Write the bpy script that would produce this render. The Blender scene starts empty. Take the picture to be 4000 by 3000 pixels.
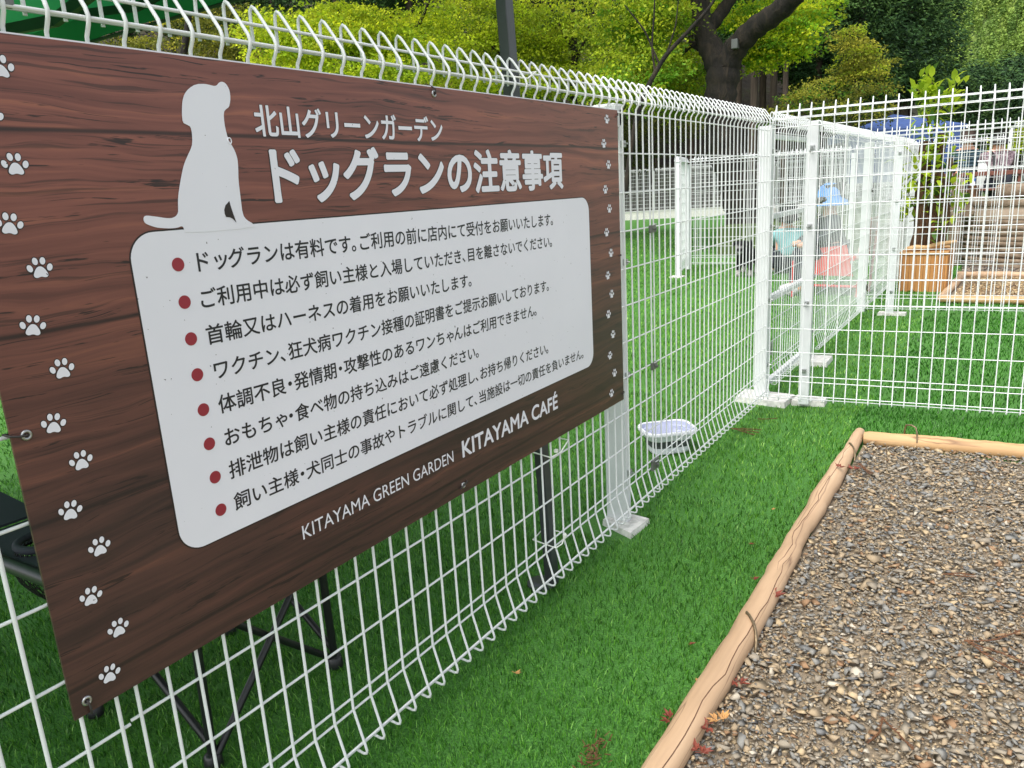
import bpy, bmesh, math, random
import numpy as np
from mathutils import Matrix, Vector
C = bpy.context.scene.collection
sc = bpy.context.scene
rng = np.random.default_rng(7)
random.seed(7)
PI = math.pi

# ------------------------------------------------------------------ camera
FPX = 2985.9
CAM = np.array([1.0599, -0.566, 1.172])
YAW, PITCH, ROLL = -0.5906, -0.2453, -0.0586
_ca, _sa, _cb, _sb, _cc, _sr = math.cos(YAW), math.sin(YAW), math.cos(PITCH), math.sin(PITCH), math.cos(ROLL), math.sin(ROLL)
FWD = np.array([_sa * _cb, _ca * _cb, _sb])
_rt = np.array([_ca, -_sa, 0.0])
_up = np.cross(_rt, FWD)
RT = _rt * _cc + _up * _sr
UP = -_rt * _sr + _up * _cc
cam_d = bpy.data.cameras.new("camera")
cam = bpy.data.objects.new("camera", cam_d)
C.objects.link(cam)
cam_d.sensor_width = 36.0
cam_d.lens = FPX / 4000.0 * 36.0
cam_d.clip_start = 0.05
cam_d.clip_end = 3000
cam_d.dof.use_dof = False
M = Matrix(((RT[0], UP[0], -FWD[0], CAM[0]), (RT[1], UP[1], -FWD[1], CAM[1]), (RT[2], UP[2], -FWD[2], CAM[2]), (0, 0, 0, 1)))
cam.matrix_world = M
sc.camera = cam

def dirpt(px, py, D):
    "point seen at photo pixel (px,py), D metres away horizontally"
    d = FWD + (px - 2000) / FPX * RT - (py - 1500) / FPX * UP
    d = d / math.hypot(d[0], d[1])
    return CAM + D * d

# ------------------------------------------------------------------ sky, sun, exposure
SUN_EL, SUN_AZ = math.radians(58), math.radians(192)     # azimuth measured from +Y towards +X
w = bpy.data.worlds.new("World"); sc.world = w; w.use_nodes = True
nt = w.node_tree; nt.nodes.clear()
sky = nt.nodes.new("ShaderNodeTexSky"); sky.sky_type = 'NISHITA'; sky.sun_disc = False
sky.sun_elevation = SUN_EL; sky.sun_rotation = SUN_AZ; sky.air_density = 1.0; sky.dust_density = 3.0; sky.ozone_density = 1.0
hs = nt.nodes.new("ShaderNodeHueSaturation"); hs.inputs['Saturation'].default_value = 0.30
bg = nt.nodes.new("ShaderNodeBackground"); bg.inputs['Strength'].default_value = 0.15
ow = nt.nodes.new("ShaderNodeOutputWorld")
nt.links.new(sky.outputs[0], hs.inputs['Color']); nt.links.new(hs.outputs[0], bg.inputs[0]); nt.links.new(bg.outputs[0], ow.inputs[0])
sl = bpy.data.lights.new("sun", 'SUN'); sl.energy = 1.3; sl.angle = math.radians(28); sl.color = (1.0, 0.965, 0.91)
so = bpy.data.objects.new("sun", sl); C.objects.link(so); so.location = (20, 10, 30)
sd = Vector((math.sin(SUN_AZ) * math.cos(SUN_EL), math.cos(SUN_AZ) * math.cos(SUN_EL), math.sin(SUN_EL)))
so.rotation_euler = (-sd).to_track_quat('-Z', 'Y').to_euler()
sc.view_settings.view_transform = 'Standard'; sc.view_settings.look = 'None'; sc.view_settings.gamma = 1
sc.view_settings.exposure = 1.12

# ------------------------------------------------------------------ helpers
def lin(r, g, b):
    f = lambda c: (c / 12.92 if c <= 0.04045 else ((c + 0.055) / 1.055) ** 2.4)
    return (f(r / 255), f(g / 255), f(b / 255), 1.0)

class NB:
    "small node builder"
    def __init__(s, name):
        s.m = bpy.data.materials.new(name); s.m.use_nodes = True
        s.t = s.m.node_tree; s.t.nodes.clear()
        s.out = s.t.nodes.new("ShaderNodeOutputMaterial")
        s.p = s.t.nodes.new("ShaderNodeBsdfPrincipled")
        s.t.links.new(s.p.outputs[0], s.out.inputs[0])
    def n(s, typ, **kw):
        nd = s.t.nodes.new("ShaderNode" + typ)
        for k, v in kw.items():
            if k in nd.inputs: nd.inputs[k].default_value = v
            else: setattr(nd, k, v)
        return nd
    def l(s, a, b): s.t.links.new(a, b)
    def coords(s, scale=(1, 1, 1), kind='Object', rot=(0, 0, 0)):
        tc = s.n("TexCoord"); mp = s.n("Mapping")
        mp.inputs['Scale'].default_value = scale; mp.inputs['Rotation'].default_value = rot
        s.l(tc.outputs[kind], mp.inputs[0]); return mp.outputs[0]
    def noise(s, vec, scale, detail=4, rough=0.55, dist=0.0):
        nd = s.n("TexNoise"); nd.inputs['Scale'].default_value = scale; nd.inputs['Detail'].default_value = detail
        nd.inputs['Roughness'].default_value = rough; nd.inputs['Distortion'].default_value = dist
        if vec is not None: s.l(vec, nd.inputs['Vector'])
        return nd.outputs['Fac']
    def ramp(s, fac, stops):
        r = s.n("ValToRGB"); e = r.color_ramp.elements
        while len(e) < len(stops): e.new(0.5)
        for el, (p, c) in zip(e, stops): el.position = p; el.color = c if len(c) == 4 else (*c, 1)
        s.l(fac, r.inputs[0]); return r.outputs[0]
    def mix(s, fac, a, b, mode='MIX'):
        m = s.n("Mix", data_type='RGBA', blend_type=mode)
        for v, i in ((fac, 0), (a, 6), (b, 7)):
            if hasattr(v, 'links'): s.l(v, m.inputs[i])
            else: m.inputs[i].default_value = v
        return m.outputs[2]
    def math(s, op, a, b=None, c=None):
        m = s.n("Math", operation=op)
        for i, v in enumerate((a, b, c)):
            if v is None: continue
            if hasattr(v, 'links'): s.l(v, m.inputs[i])
            else: m.inputs[i].default_value = v
        return m.outputs[0]
    def bump(s, h, strength=0.3, dist=0.01):
        b = s.n("Bump"); b.inputs['Strength'].default_value = strength; b.inputs['Distance'].default_value = dist
        s.l(h, b.inputs['Height']); s.l(b.outputs[0], s.p.inputs['Normal'])
    def base(s, v):
        if hasattr(v, 'links'): s.l(v, s.p.inputs['Base Color'])
        else: s.p.inputs['Base Color'].default_value = v
    def rough(s, v): s.p.inputs['Roughness'].default_value = v

def plain(name, col, rough=0.5, metal=0.0, var=0.12, scale=12.0, bump=0.0):
    b = NB(name); v = b.coords()
    f = b.noise(v, scale, 5)
    lo = tuple(c * (1 - var) for c in col[:3]) + (1,); hi = tuple(min(1, c * (1 + var)) for c in col[:3]) + (1,)
    b.base(b.ramp(f, [(0.3, lo), (0.7, hi)])); b.rough(rough); b.p.inputs['Metallic'].default_value = metal
    if bump: b.bump(f, bump, 0.01)
    return b.m

def attr_mat(name, rough=0.5, trans=0.0, spec=0.5, bump=None):
    b = NB(name); a = b.n("Attribute", attribute_name="Col")
    b.base(a.outputs['Color']); b.rough(rough); b.p.inputs['Specular IOR Level'].default_value = spec
    if bump:
        b.bump(b.noise(b.coords(), bump[0], 4), bump[1], bump[2])
    if trans:
        t = b.n("BsdfTranslucent"); b.l(a.outputs['Color'], t.inputs[0])
        mx = b.n("MixShader"); mx.inputs[0].default_value = trans
        b.l(b.p.outputs[0], mx.inputs[1]); b.l(t.outputs[0], mx.inputs[2]); b.l(mx.outputs[0], b.out.inputs[0])
    return b.m

ORIG = {}          # object name -> world origin of its thing
def wloc(o): return np.array(ORIG.get(o.name, (0, 0, 0)))

def props(o, label, cat, group=None, kind=None):
    if label: o['label'] = label
    if cat: o['category'] = cat
    if group: o['group'] = group
    if kind: o['kind'] = kind
    return o

def thing(name, label, cat, loc=(0, 0, 0), group=None):
    o = bpy.data.objects.new(name, None); C.objects.link(o); o.location = loc; o.empty_display_size = 0.1
    ORIG[o.name] = tuple(loc)
    return props(o, label, cat, group)

def link_mesh(name, me, mats, parent=None, loc=None, smooth=False):
    for m in (mats if isinstance(mats, (list, tuple)) else [mats]): me.materials.append(m)
    if smooth: me.polygons.foreach_set('use_smooth', np.ones(len(me.polygons), bool))
    o = bpy.data.objects.new(name, me); C.objects.link(o)
    if parent is not None:
        o.parent = parent; ORIG[o.name] = ORIG.get(parent.name, (0, 0, 0))
    elif loc is not None:
        o.location = loc; ORIG[o.name] = tuple(loc)
    return o

def np_obj(name, V, F, mats, parent=None, loc=None, col=None, smooth=False, mi=None):
    "V (n,3) world coords; F (m,k) or a list of such arrays"
    V = np.asarray(V, float)
    org = wloc(parent) if parent is not None else (np.array(loc) if loc is not None else np.zeros(3))
    me = bpy.data.meshes.new(name)
    Fs = F if isinstance(F, list) else [F]
    Fs = [np.asarray(f, np.int32) for f in Fs if len(f)]
    loops = np.concatenate([f.ravel() for f in Fs]); tot = np.concatenate([np.full(len(f), f.shape[1], np.int32) for f in Fs])
    me.vertices.add(len(V)); me.vertices.foreach_set('co', (V - org).astype(np.float32).ravel())
    me.loops.add(len(loops)); me.loops.foreach_set('vertex_index', loops)
    me.polygons.add(len(tot)); me.polygons.foreach_set('loop_start', np.concatenate([[0], np.cumsum(tot)[:-1]]).astype(np.int32))
    me.polygons.foreach_set('loop_total', tot)
    if mi is not None: me.polygons.foreach_set('material_index', np.asarray(mi, np.int32))
    me.update(calc_edges=True)
    if col is not None:
        a = me.attributes.new('Col', 'FLOAT_COLOR', 'POINT')
        c4 = np.ones((len(V), 4), np.float32); c4[:, :3] = col; a.data.foreach_set('color', c4.ravel())
    return link_mesh(name, me, mats, parent, loc, smooth)

class MB:
    def __init__(s): s.v = []; s.f = []; s.m = []; s.cur = 0
    def mat(s, i): s.cur = i; return s
    def add(s, V, F):
        o = len(s.v); s.v.extend([tuple(map(float, p)) for p in V])
        for f in F: s.f.append([i + o for i in f]); s.m.append(s.cur)
        return s
    def box(s, lo, hi, bev=0.0):
        (x0, y0, z0), (x1, y1, z1) = lo, hi
        return s.hexa([(x0, y0, z0), (x1, y0, z0), (x1, y1, z0), (x0, y1, z0), (x0, y0, z1), (x1, y0, z1), (x1, y1, z1), (x0, y1, z1)], bev)
    def hexa(s, P, bev=0.0):
        F = [(3, 2, 1, 0), (4, 5, 6, 7), (0, 1, 5, 4), (1, 2, 6, 5), (2, 3, 7, 6), (3, 0, 4, 7)]
        if bev <= 0: return s.add(P, F)
        bm = bmesh.new(); vs = [bm.verts.new(p) for p in P]
        for f in F: bm.faces.new([vs[i] for i in f])
        bmesh.ops.bevel(bm, geom=bm.edges[:], offset=bev, segments=2, profile=0.6, affect='EDGES')
        bm.verts.index_update(); s.add([v.co for v in bm.verts], [[v.index for v in f.verts] for f in bm.faces]); bm.free(); return s
    def obox(s, c, ax, ay, az, bev=0.0):
        "box with half-axis vectors"
        c, ax, ay, az = (np.array(q, float) for q in (c, ax, ay, az))
        P = [c - ax - ay - az, c + ax - ay - az, c + ax + ay - az, c - ax + ay - az, c - ax - ay + az, c + ax - ay + az, c + ax + ay + az, c - ax + ay + az]
        return s.hexa(P, bev)
    def tube(s, pts, r, n=8, closed=False, cap=True, up=(0.123, 0.21, 0.97)):
        P = np.array(pts, float); k = len(P)
        R = np.full(k, r) if np.isscalar(r) else np.array(r, float)
        T = np.zeros_like(P)
        if closed: T = np.roll(P, -1, 0) - np.roll(P, 1, 0)
        else:
            T[1:-1] = P[2:] - P[:-2]; T[0] = P[1] - P[0]; T[-1] = P[-1] - P[-2]
        T /= np.linalg.norm(T, axis=1)[:, None] + 1e-12
        u = np.array(up, float)
        if abs(u @ T[0]) > 0.9: u = np.array([0.9, 0.3, 0.1])
        a = np.cross(T[0], u); a /= np.linalg.norm(a)
        ang = np.arange(n) * 2 * PI / n; V = []
        for i in range(k):
            a = a - (a @ T[i]) * T[i]; a /= np.linalg.norm(a) + 1e-12
            b = np.cross(T[i], a)
            V.append(P[i] + R[i] * (np.cos(ang)[:, None] * a + np.sin(ang)[:, None] * b))
        V = np.concatenate(V); F = []
        for i in range(k if closed else k - 1):
            j = (i + 1) % k
            for q in range(n):
                q2 = (q + 1) % n
                F.append((i * n + q, i * n + q2, j * n + q2, j * n + q))
        if cap and not closed:
            F.append(tuple(range(n - 1, -1, -1))); F.append(tuple((k - 1) * n + q for q in range(n)))
        return s.add(V, F)
    def prism(s, poly, z0, z1, fn):
        "poly 2-D outline extruded, fn(u,v,w)->xyz"
        n = len(poly)
        V = [fn(u, v, z0) for u, v in poly] + [fn(u, v, z1) for u, v in poly]
        F = [tuple(range(n - 1, -1, -1)), tuple(range(n, 2 * n))] + [(i, (i + 1) % n, n + (i + 1) % n, n + i) for i in range(n)]
        return s.add(V, F)
    def lathe(s, prof, c, n=24, cap=True):
        "prof list of (r,z)"
        V = []; F = []
        for r, z in prof:
            for q in range(n):
                a = q * 2 * PI / n; V.append((c[0] + r * math.cos(a), c[1] + r * math.sin(a), c[2] + z))
        for i in range(len(prof) - 1):
            for q in range(n):
                q2 = (q + 1) % n; F.append((i * n + q, i * n + q2, (i + 1) * n + q2, (i + 1) * n + q))
        if cap: F.append(tuple(range(n - 1, -1, -1))); F.append(tuple((len(prof) - 1) * n + q for q in range(n)))
        return s.add(V, F)
    def build(s, name, mats, parent=None, loc=None, smooth=False, col=None):
        org = wloc(parent) if parent is not None else (np.array(loc, float) if loc is not None else np.zeros(3))
        me = bpy.data.meshes.new(name)
        me.from_pydata([tuple(np.array(p) - org) for p in s.v], [], s.f)
        me.polygons.foreach_set('material_index', np.array(s.m, np.int32))
        me.update()
        o = link_mesh(name, me, mats, parent, loc, False)
        if smooth:
            me.polygons.foreach_set('use_smooth', np.ones(len(me.polygons), bool))
            try: me.set_sharp_from_angle(angle=math.radians(50))
            except Exception: pass
        return o

def copy_tree(o, loc, label=None, group=None, rot=None, scale=None):
    r = o.copy(); C.objects.link(r); r.location = loc; ORIG[r.name] = tuple(loc)
    if rot is not None: r.rotation_euler = (0, 0, rot)
    if scale is not None: r.scale = (scale, scale, scale)
    if label: r['label'] = label
    if group: r['group'] = group
    for ch in [c for c in bpy.data.objects if c.parent == o]:
        k = ch.copy(); C.objects.link(k); k.parent = r
        for g in [c for c in bpy.data.objects if c.parent == ch]:
            d = g.copy(); C.objects.link(d); d.parent = k
    return r

def struct(o, label=None):
    o['kind'] = 'structure'
    if label: o['label'] = label
    return o

def smooth_poly(pts, closed=True, it=2):
    P = np.array(pts, float)
    for _ in range(it):
        Q = np.roll(P, -1, 0)
        P2 = np.empty((2 * len(P), 2)); P2[0::2] = 0.75 * P + 0.25 * Q; P2[1::2] = 0.25 * P + 0.75 * Q; P = P2
    return P

def in_view(V, m=0.22):
    d = V - CAM; z = d @ FWD
    x = FPX * (d @ RT) / np.maximum(z, 1e-3); y = FPX * (d @ UP) / np.maximum(z, 1e-3)
    return (z > 0.1) & (abs(x) < 2000 * (1 + m)) & (abs(y) < 1500 * (1 + m))

# ------------------------------------------------------------------ materials
M_WHITE = plain("white_coated_steel", (0.70, 0.715, 0.715), 0.38, 0, 0.03, 30)
M_POST = plain("white_post_paint", (0.66, 0.675, 0.68), 0.42, 0, 0.05, 14)
M_CONC = plain("pale_concrete", (0.60, 0.585, 0.55), 0.9, 0, 0.22, 40, 0.4)
M_STEEL = plain("zinc_steel", (0.42, 0.43, 0.43), 0.35, 0.9, 0.15, 60)
M_DARKSTEEL = plain("dark_clamp_steel", (0.16, 0.165, 0.155), 0.45, 0.5, 0.3, 60)
M_BLACKTUBE = plain("black_tube", (0.012, 0.013, 0.014), 0.35, 0.0, 0.2, 40)
M_GREYPOLE = plain("dark_grey_pole", (0.055, 0.06, 0.065), 0.4, 0.3, 0.12, 20)
M_TIE = plain("milky_nylon", (0.75, 0.76, 0.70), 0.4, 0, 0.05, 20)
def fabric(name, col, rough=0.8, wv=900):
    b = NB(name); v = b.coords(); f = b.noise(v, 6, 4); w = b.noise(v, wv, 2)
    lo = tuple(c * 0.85 for c in col[:3]) + (1,); hi = tuple(min(1, c * 1.15) for c in col[:3]) + (1,)
    b.base(b.ramp(f, [(0.3, lo), (0.7, hi)])); b.rough(rough); b.bump(w, 0.15, 0.002); return b.m
M_NAVY = fabric("dark_navy_fabric", (0.018, 0.022, 0.032))
def logmat(name, c1, c2, c3, axis):
    b = NB(name); sx = [22, 22, 22]; sx[axis] = 1.6
    v = b.coords(tuple(sx)); f = b.noise(v, 1.0, 6, 0.6, 0.4)
    col = b.ramp(f, [(0.25, c1), (0.5, c2), (0.8, c3)])
    big = b.noise(b.coords((3, 3, 3)), 1.5, 3)
    col = b.mix(b.math('MULTIPLY', big, 0.35), col, lin(194, 158, 124))
    sp = [14, 14, 14]; sp[axis] = 0.7
    ck = b.noise(b.coords(tuple(sp)), 1.0, 3, 0.5, 0.6)
    line = b.ramp(b.math('ABSOLUTE', b.math('SUBTRACT', ck, 0.53)), [(0.0, (1, 1, 1, 1)), (0.010, (0, 0, 0, 1))])
    col = b.mix(b.math('MULTIPLY', line, 0.65), col, lin(92, 62, 45))
    kn = b.n("TexVoronoi"); kn.inputs['Scale'].default_value = 7.0; b.l(b.coords(), kn.inputs['Vector'])
    k2 = b.ramp(kn.outputs['Distance'], [(0.0, (1, 1, 1, 1)), (0.13, (0, 0, 0, 1))])
    col = b.mix(b.math('MULTIPLY', k2, 0.5), col, lin(150, 105, 80))
    b.base(col); b.rough(0.65); b.bump(f, 0.25, 0.004); return b.m
M_LOG = logmat("pinkish_peeled_log", lin(150, 124, 96), lin(182, 152, 120), lin(204, 176, 144), 1)
M_LOG2 = logmat("yellow_peeled_log", lin(158, 122, 78), lin(186, 150, 102), lin(206, 174, 128), 0)
M_CRACK = plain("dark_wood_crack", lin(104, 76, 56), 0.9, 0, 0.3, 60)
M_STAPLE = plain("rusty_iron", (0.20, 0.15, 0.09), 0.45, 0.7, 0.35, 120)
# ------------------------------------------------------------------ ground, turf, beds
def grid(name, x0, x1, y0, y1, nx, ny, zf, mat, loc=None):
    X, Y = np.meshgrid(np.linspace(x0, x1, nx), np.linspace(y0, y1, ny)); Z = zf(X, Y)
    V = np.stack([X, Y, Z], -1).reshape(-1, 3); i = np.arange(nx * ny).reshape(ny, nx)
    F = np.stack([i[:-1, :-1], i[:-1, 1:], i[1:, 1:], i[1:, :-1]], -1).reshape(-1, 4)
    return np_obj(name, V, F, mat, smooth=True)

b = NB("earth_and_grass"); f = b.noise(b.coords(), 0.8, 6); 
b.base(b.ramp(f, [(0.3, lin(48, 66, 30)), (0.7, lin(84, 104, 44))])); b.rough(0.95); M_EARTH = b.m
struct(grid("ground", -700, 700, -300, 1100, 3, 3, lambda X, Y: X * 0 - 0.03, M_EARTH))

b = NB("turf_backing"); v = b.coords(); f = b.noise(v, 160, 3, 0.7); g = b.noise(v, 1.1, 3)
c = b.ramp(f, [(0.3, lin(24, 56, 16)), (0.5, lin(58, 112, 36)), (0.72, lin(104, 162, 64))])
b.base(b.mix(b.math('MULTIPLY', g, 0.4), c, lin(76, 132, 46))); b.rough(0.7); b.bump(f, 0.5, 0.01); M_TURF = b.m
struct(grid("turf", -16, 4, -3, 26, 12, 16, lambda X, Y: X * 0 + 0.0, M_TURF))

b = NB("gravel_bedding"); v = b.coords(); f = b.noise(v, 70, 5, 0.65)
b.base(b.ramp(f, [(0.3, lin(112, 100, 82)), (0.7, lin(158, 142, 120))])); b.rough(0.95); b.bump(f, 0.8, 0.01); M_GBASE = b.m
struct(grid("gravel_bed", 0.56, 4.2, -1.5, 2.93, 6, 8, lambda X, Y: X * 0 + 0.006, M_GBASE))
struct(grid("far_gravel_bed", 0.53, 4.2, 7.2, 10.6, 6, 6, lambda X, Y: X * 0 + 0.006, M_GBASE))

# turf blades: near dense and fine, thinning out with distance
def log2_y(x): return 2.95 + (x - 0.535) * 0.097
BLOCKS = [(-0.19, 0.04, 1.60, 1.80), (-0.19, 0.11, 3.37, 3.62), (0.11, 0.30, 3.44, 3.60), (-0.03, 0.13, 4.36, 4.62), (0.08, 0.34, 6.36, 6.52)]
def turf_ok(x, y):
    bed1 = (x > 0.545) & (y < log2_y(x) + 0.02)
    bed2 = (x > 0.52) & (y > 7.16) & (y < 10.6)
    ok = ~(bed1 | bed2) & (x < 4) & (y < 25) & (y > -2.5) & (x > -15)
    for a, bb, c_, d in BLOCKS: ok &= ~((x > a) & (x < bb) & (y > c_) & (y < d))
    ok &= ~((x > 0.09) & (x < 0.5) & (y > 7.87) & (y < 8.15))
    return ok
def blades():
    Vs, Fs, Cs = [], [], []; off = 0
    for (d0, d1, dens, h, wd) in [(0.0, 1.7, 26000, 0.021, 0.0017), (1.7, 2.6, 16000, 0.021, 0.0021), (2.6, 4.2, 7500, 0.021, 0.0030), (4.2, 7, 2600, 0.022, 0.0048), (7, 12, 800, 0.023, 0.008), (12, 20, 190, 0.026, 0.014)]:
        ext = d1 + 0.2
        N = int(dens * (2 * ext) ** 2)
        done = 0
        while done < N:
            k = min(2_000_000, N - done); done += k
            x = CAM[0] + rng.uniform(-ext, ext, k); y = CAM[1] + rng.uniform(-ext, ext, k)
            r = np.hypot(x - CAM[0], y - CAM[1]); r = np.hypot(r, 0.6)
            P = np.stack([x, y, np.zeros(k)], 1)
            keep = (r >= d0) & (r < d1) & turf_ok(x, y) & in_view(P, 0.2)
            P = P[keep]; n = len(P)
            if not n: continue
            # tuft-like clumping of height and lean
            az = rng.uniform(0, 2 * PI, n); lean = rng.uniform(0.15, 0.95, n)
            hh = h * rng.uniform(0.7, 1.2, n); ww = wd * rng.uniform(0.75, 1.3, n)
            dv = np.stack([np.cos(az), np.sin(az), np.zeros(n)], 1) * lean[:, None] + np.array([0.10, -0.16, 0])
            sd_ = rng.uniform(0, 2 * PI, n); side = np.stack([np.cos(sd_), np.sin(sd_), np.zeros(n)], 1)
            up = np.array([0, 0, 1.0])
            m1 = P + (up * 0.55 + dv * 0.30) * hh[:, None]; tip = P + (up * 0.92 + dv * 0.85) * hh[:, None]
            s_ = side * ww[:, None] * 0.5
            V = np.stack([P - s_, P + s_, m1 - s_ * 0.9, m1 + s_ * 0.9, tip], 1).reshape(-1, 3)
            o = off + np.arange(n)[:, None] * 5
            F = np.concatenate([o + [0, 1, 3], o + [0, 3, 2], o + [2, 3, 4]]).reshape(-1, 3)
            pal = np.array([lin(60, 114, 32)[:3], lin(82, 142, 44)[:3], lin(112, 170, 62)[:3], lin(146, 196, 98)[:3], lin(38, 86, 26)[:3]])
            base = pal[rng.choice(5, n, p=[.30, .34, .2, .05, .11])]
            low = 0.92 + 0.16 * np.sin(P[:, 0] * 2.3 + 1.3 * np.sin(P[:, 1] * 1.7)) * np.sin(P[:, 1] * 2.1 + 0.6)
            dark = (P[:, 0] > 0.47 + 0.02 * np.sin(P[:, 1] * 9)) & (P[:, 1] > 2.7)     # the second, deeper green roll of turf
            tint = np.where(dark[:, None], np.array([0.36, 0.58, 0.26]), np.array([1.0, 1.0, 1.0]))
            fr_ = (np.clip((P[:, 1] - 1.5) / 1.6, 0, 1) * (~dark))[:, None]      # lit zone towards the gate: brighter light painted into the blade colour
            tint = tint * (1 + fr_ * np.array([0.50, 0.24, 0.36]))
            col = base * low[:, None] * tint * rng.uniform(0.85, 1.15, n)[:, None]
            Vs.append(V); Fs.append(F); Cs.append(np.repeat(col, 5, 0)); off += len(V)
    return np.concatenate(Vs), np.concatenate(Fs), np.concatenate(Cs)
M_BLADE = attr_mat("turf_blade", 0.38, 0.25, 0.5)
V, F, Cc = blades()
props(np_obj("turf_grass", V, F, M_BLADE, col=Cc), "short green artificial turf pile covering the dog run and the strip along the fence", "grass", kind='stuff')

# gravel: angular flat chips
def stone_templates(k, flat=(0.16, 0.46), pts=7):
    out = []
    for _ in range(k):
        bm = bmesh.new(); fl = random.uniform(*flat); el = random.uniform(0.6, 0.95)
        for _ in range(pts):
            v_ = np.array([random.gauss(0, 1) for _ in range(3)]); v_ /= np.linalg.norm(v_) * 0.45 + np.abs(v_).max() * 0.55; v_ *= random.uniform(0.72, 1.0)
            bm.verts.new((v_[0], v_[1] * el, v_[2] * fl))
        bmesh.ops.convex_hull(bm, input=bm.verts[:])
        for v_ in [v_ for v_ in bm.verts if not v_.link_faces]: bm.verts.remove(v_)
        bmesh.ops.triangulate(bm, faces=bm.faces[:]); bm.verts.index_update()
        out.append((np.array([v_.co[:] for v_ in bm.verts]), np.array([[v_.index for v_ in f_.verts] for f_ in bm.faces]))); bm.free()
    return out
def scatter(templates, P, S, tilt, pal, prob, jit=0.15, stretch=None):
    n = len(P); Vs, Fs, Cs = [], [], []; off = 0
    ti = rng.integers(0, len(templates), n)
    yaw = rng.uniform(0, 2 * PI, n); tx = rng.normal(0, tilt, n); ty = rng.normal(0, tilt, n)
    col = np.array(pal)[rng.choice(len(pal), n, p=prob)] * rng.uniform(1 - jit, 1 + jit, n)[:, None]
    for k, (tv, tf) in enumerate(templates):
        idx = np.where(ti == k)[0]
        if not len(idx): continue
        cy, sy = np.cos(yaw[idx]), np.sin(yaw[idx])
        v_ = tv[None] * S[idx][:, None, None] if S.ndim == 1 else tv[None] * S[idx][:, None, :]
        x, y, z = v_[..., 0], v_[..., 1], v_[..., 2]
        z, x = z + x * np.sin(ty[idx])[:, None], x * np.cos(ty[idx])[:, None]
        z, y = z + y * np.sin(tx[idx])[:, None], y * np.cos(tx[idx])[:, None]
        X = x * cy[:, None] - y * sy[:, None]; Y = x * sy[:, None] + y * cy[:, None]
        W = np.stack([X, Y, z], -1) + P[idx][:, None]
        nv = len(tv); o = off + np.arange(len(idx)) * nv
        Vs.append(W.reshape(-1, 3)); Fs.append((tf[None] + o[:, None, None]).reshape(-1, 3)); Cs.append(np.repeat(col[idx], nv, 0)); off += len(idx) * nv
    return np.concatenate(Vs), np.concatenate(Fs), np.concatenate(Cs)
GP = [lin(146, 136, 120)[:3], lin(160, 142, 116)[:3], lin(134, 132, 126)[:3], lin(176, 156, 124)[:3], lin(116, 116, 114)[:3], lin(184, 174, 156)[:3], lin(146, 116, 88)[:3]]
GW = [.28, .24, .20, .12, .07, .04, .05]
def gravel_points(n, x0, x1, y0, y1, cond):
    x = rng.uniform(x0, x1, n); y = rng.uniform(y0, y1, n); P = np.stack([x, y, np.zeros(n)], 1)
    k = cond(x, y) & in_view(P, 0.2); return P[k]
inbed = lambda x, y: (x > 0.575) & (y < log2_y(x) - 0.035)
ST = stone_templates(26)
P1 = gravel_points(85000, 0.57, 2.6, 0.0, 3.0, inbed); S1 = np.exp(rng.normal(math.log(0.0072), 0.35, len(P1))); P1[:, 2] = 0.008 + rng.uniform(0, 0.010, len(P1))
P2 = gravel_points(14000, 0.57, 2.6, 0.0, 3.0, inbed); S2 = np.exp(rng.normal(math.log(0.0128), 0.36, len(P2))).clip(0.007, 0.032); P2[:, 2] = 0.016 + rng.uniform(0, 0.010, len(P2))
# fewer big stones towards the right where it is finer
V, F, Cc = scatter(ST, np.concatenate([P1, P2]), np.concatenate([S1, S2]), 0.19, GP, GW, 0.10)
M_STONE = attr_mat("crushed_stone", 0.9, 0, 0.25)
props(np_obj("gravel", V, F, M_STONE, col=Cc), "loose angular grey and tan crushed stone inside the log border", "gravel", kind='stuff')
# the far bed: pale chips in front, grey stones behind
chip = stone_templates(10, (0.2, 0.35), 9)
Pa = gravel_points(9000, 0.56, 3.0, 7.25, 8.95, lambda x, y: x > 0.585 + (y - 7.2) * 0.03)
Sa = np.stack([rng.uniform(0.02, 0.045, len(Pa)), rng.uniform(0.006, 0.012, len(Pa)), rng.uniform(0.008, 0.014, len(Pa))], 1); Pa[:, 2] = 0.014 + rng.uniform(0, 0.01, len(Pa))
V, F, Cc = scatter(chip, Pa, Sa, 0.25, [lin(196, 170, 128)[:3], lin(158, 130, 96)[:3], lin(120, 100, 82)[:3], lin(214, 196, 160)[:3]], [.3, .3, .25, .15])
props(np_obj("wood_chips", V, F, M_STONE, col=Cc), "pale wood chips spread in the far log bordered bed", "wood chips", kind='stuff')
Pb = gravel_points(6000, 0.5, 3.2, 9.03, 10.4, lambda x, y: x > 0.5)
Sb = np.exp(rng.normal(math.log(0.016), 0.3, len(Pb))); Pb[:, 2] = 0.012
V, F, Cc = scatter(ST, Pb, Sb, 0.3, [lin(120, 112, 108)[:3], lin(150, 138, 126)[:3], lin(88, 82, 78)[:3]], [.4, .3, .3])
props(np_obj("grey_stones", V, F, M_STONE, col=Cc), "grey stones at the foot of the log pattern wall", "gravel", kind='stuff')
# ------------------------------------------------------------------ mesh fences
PIT = 0.0518
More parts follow.
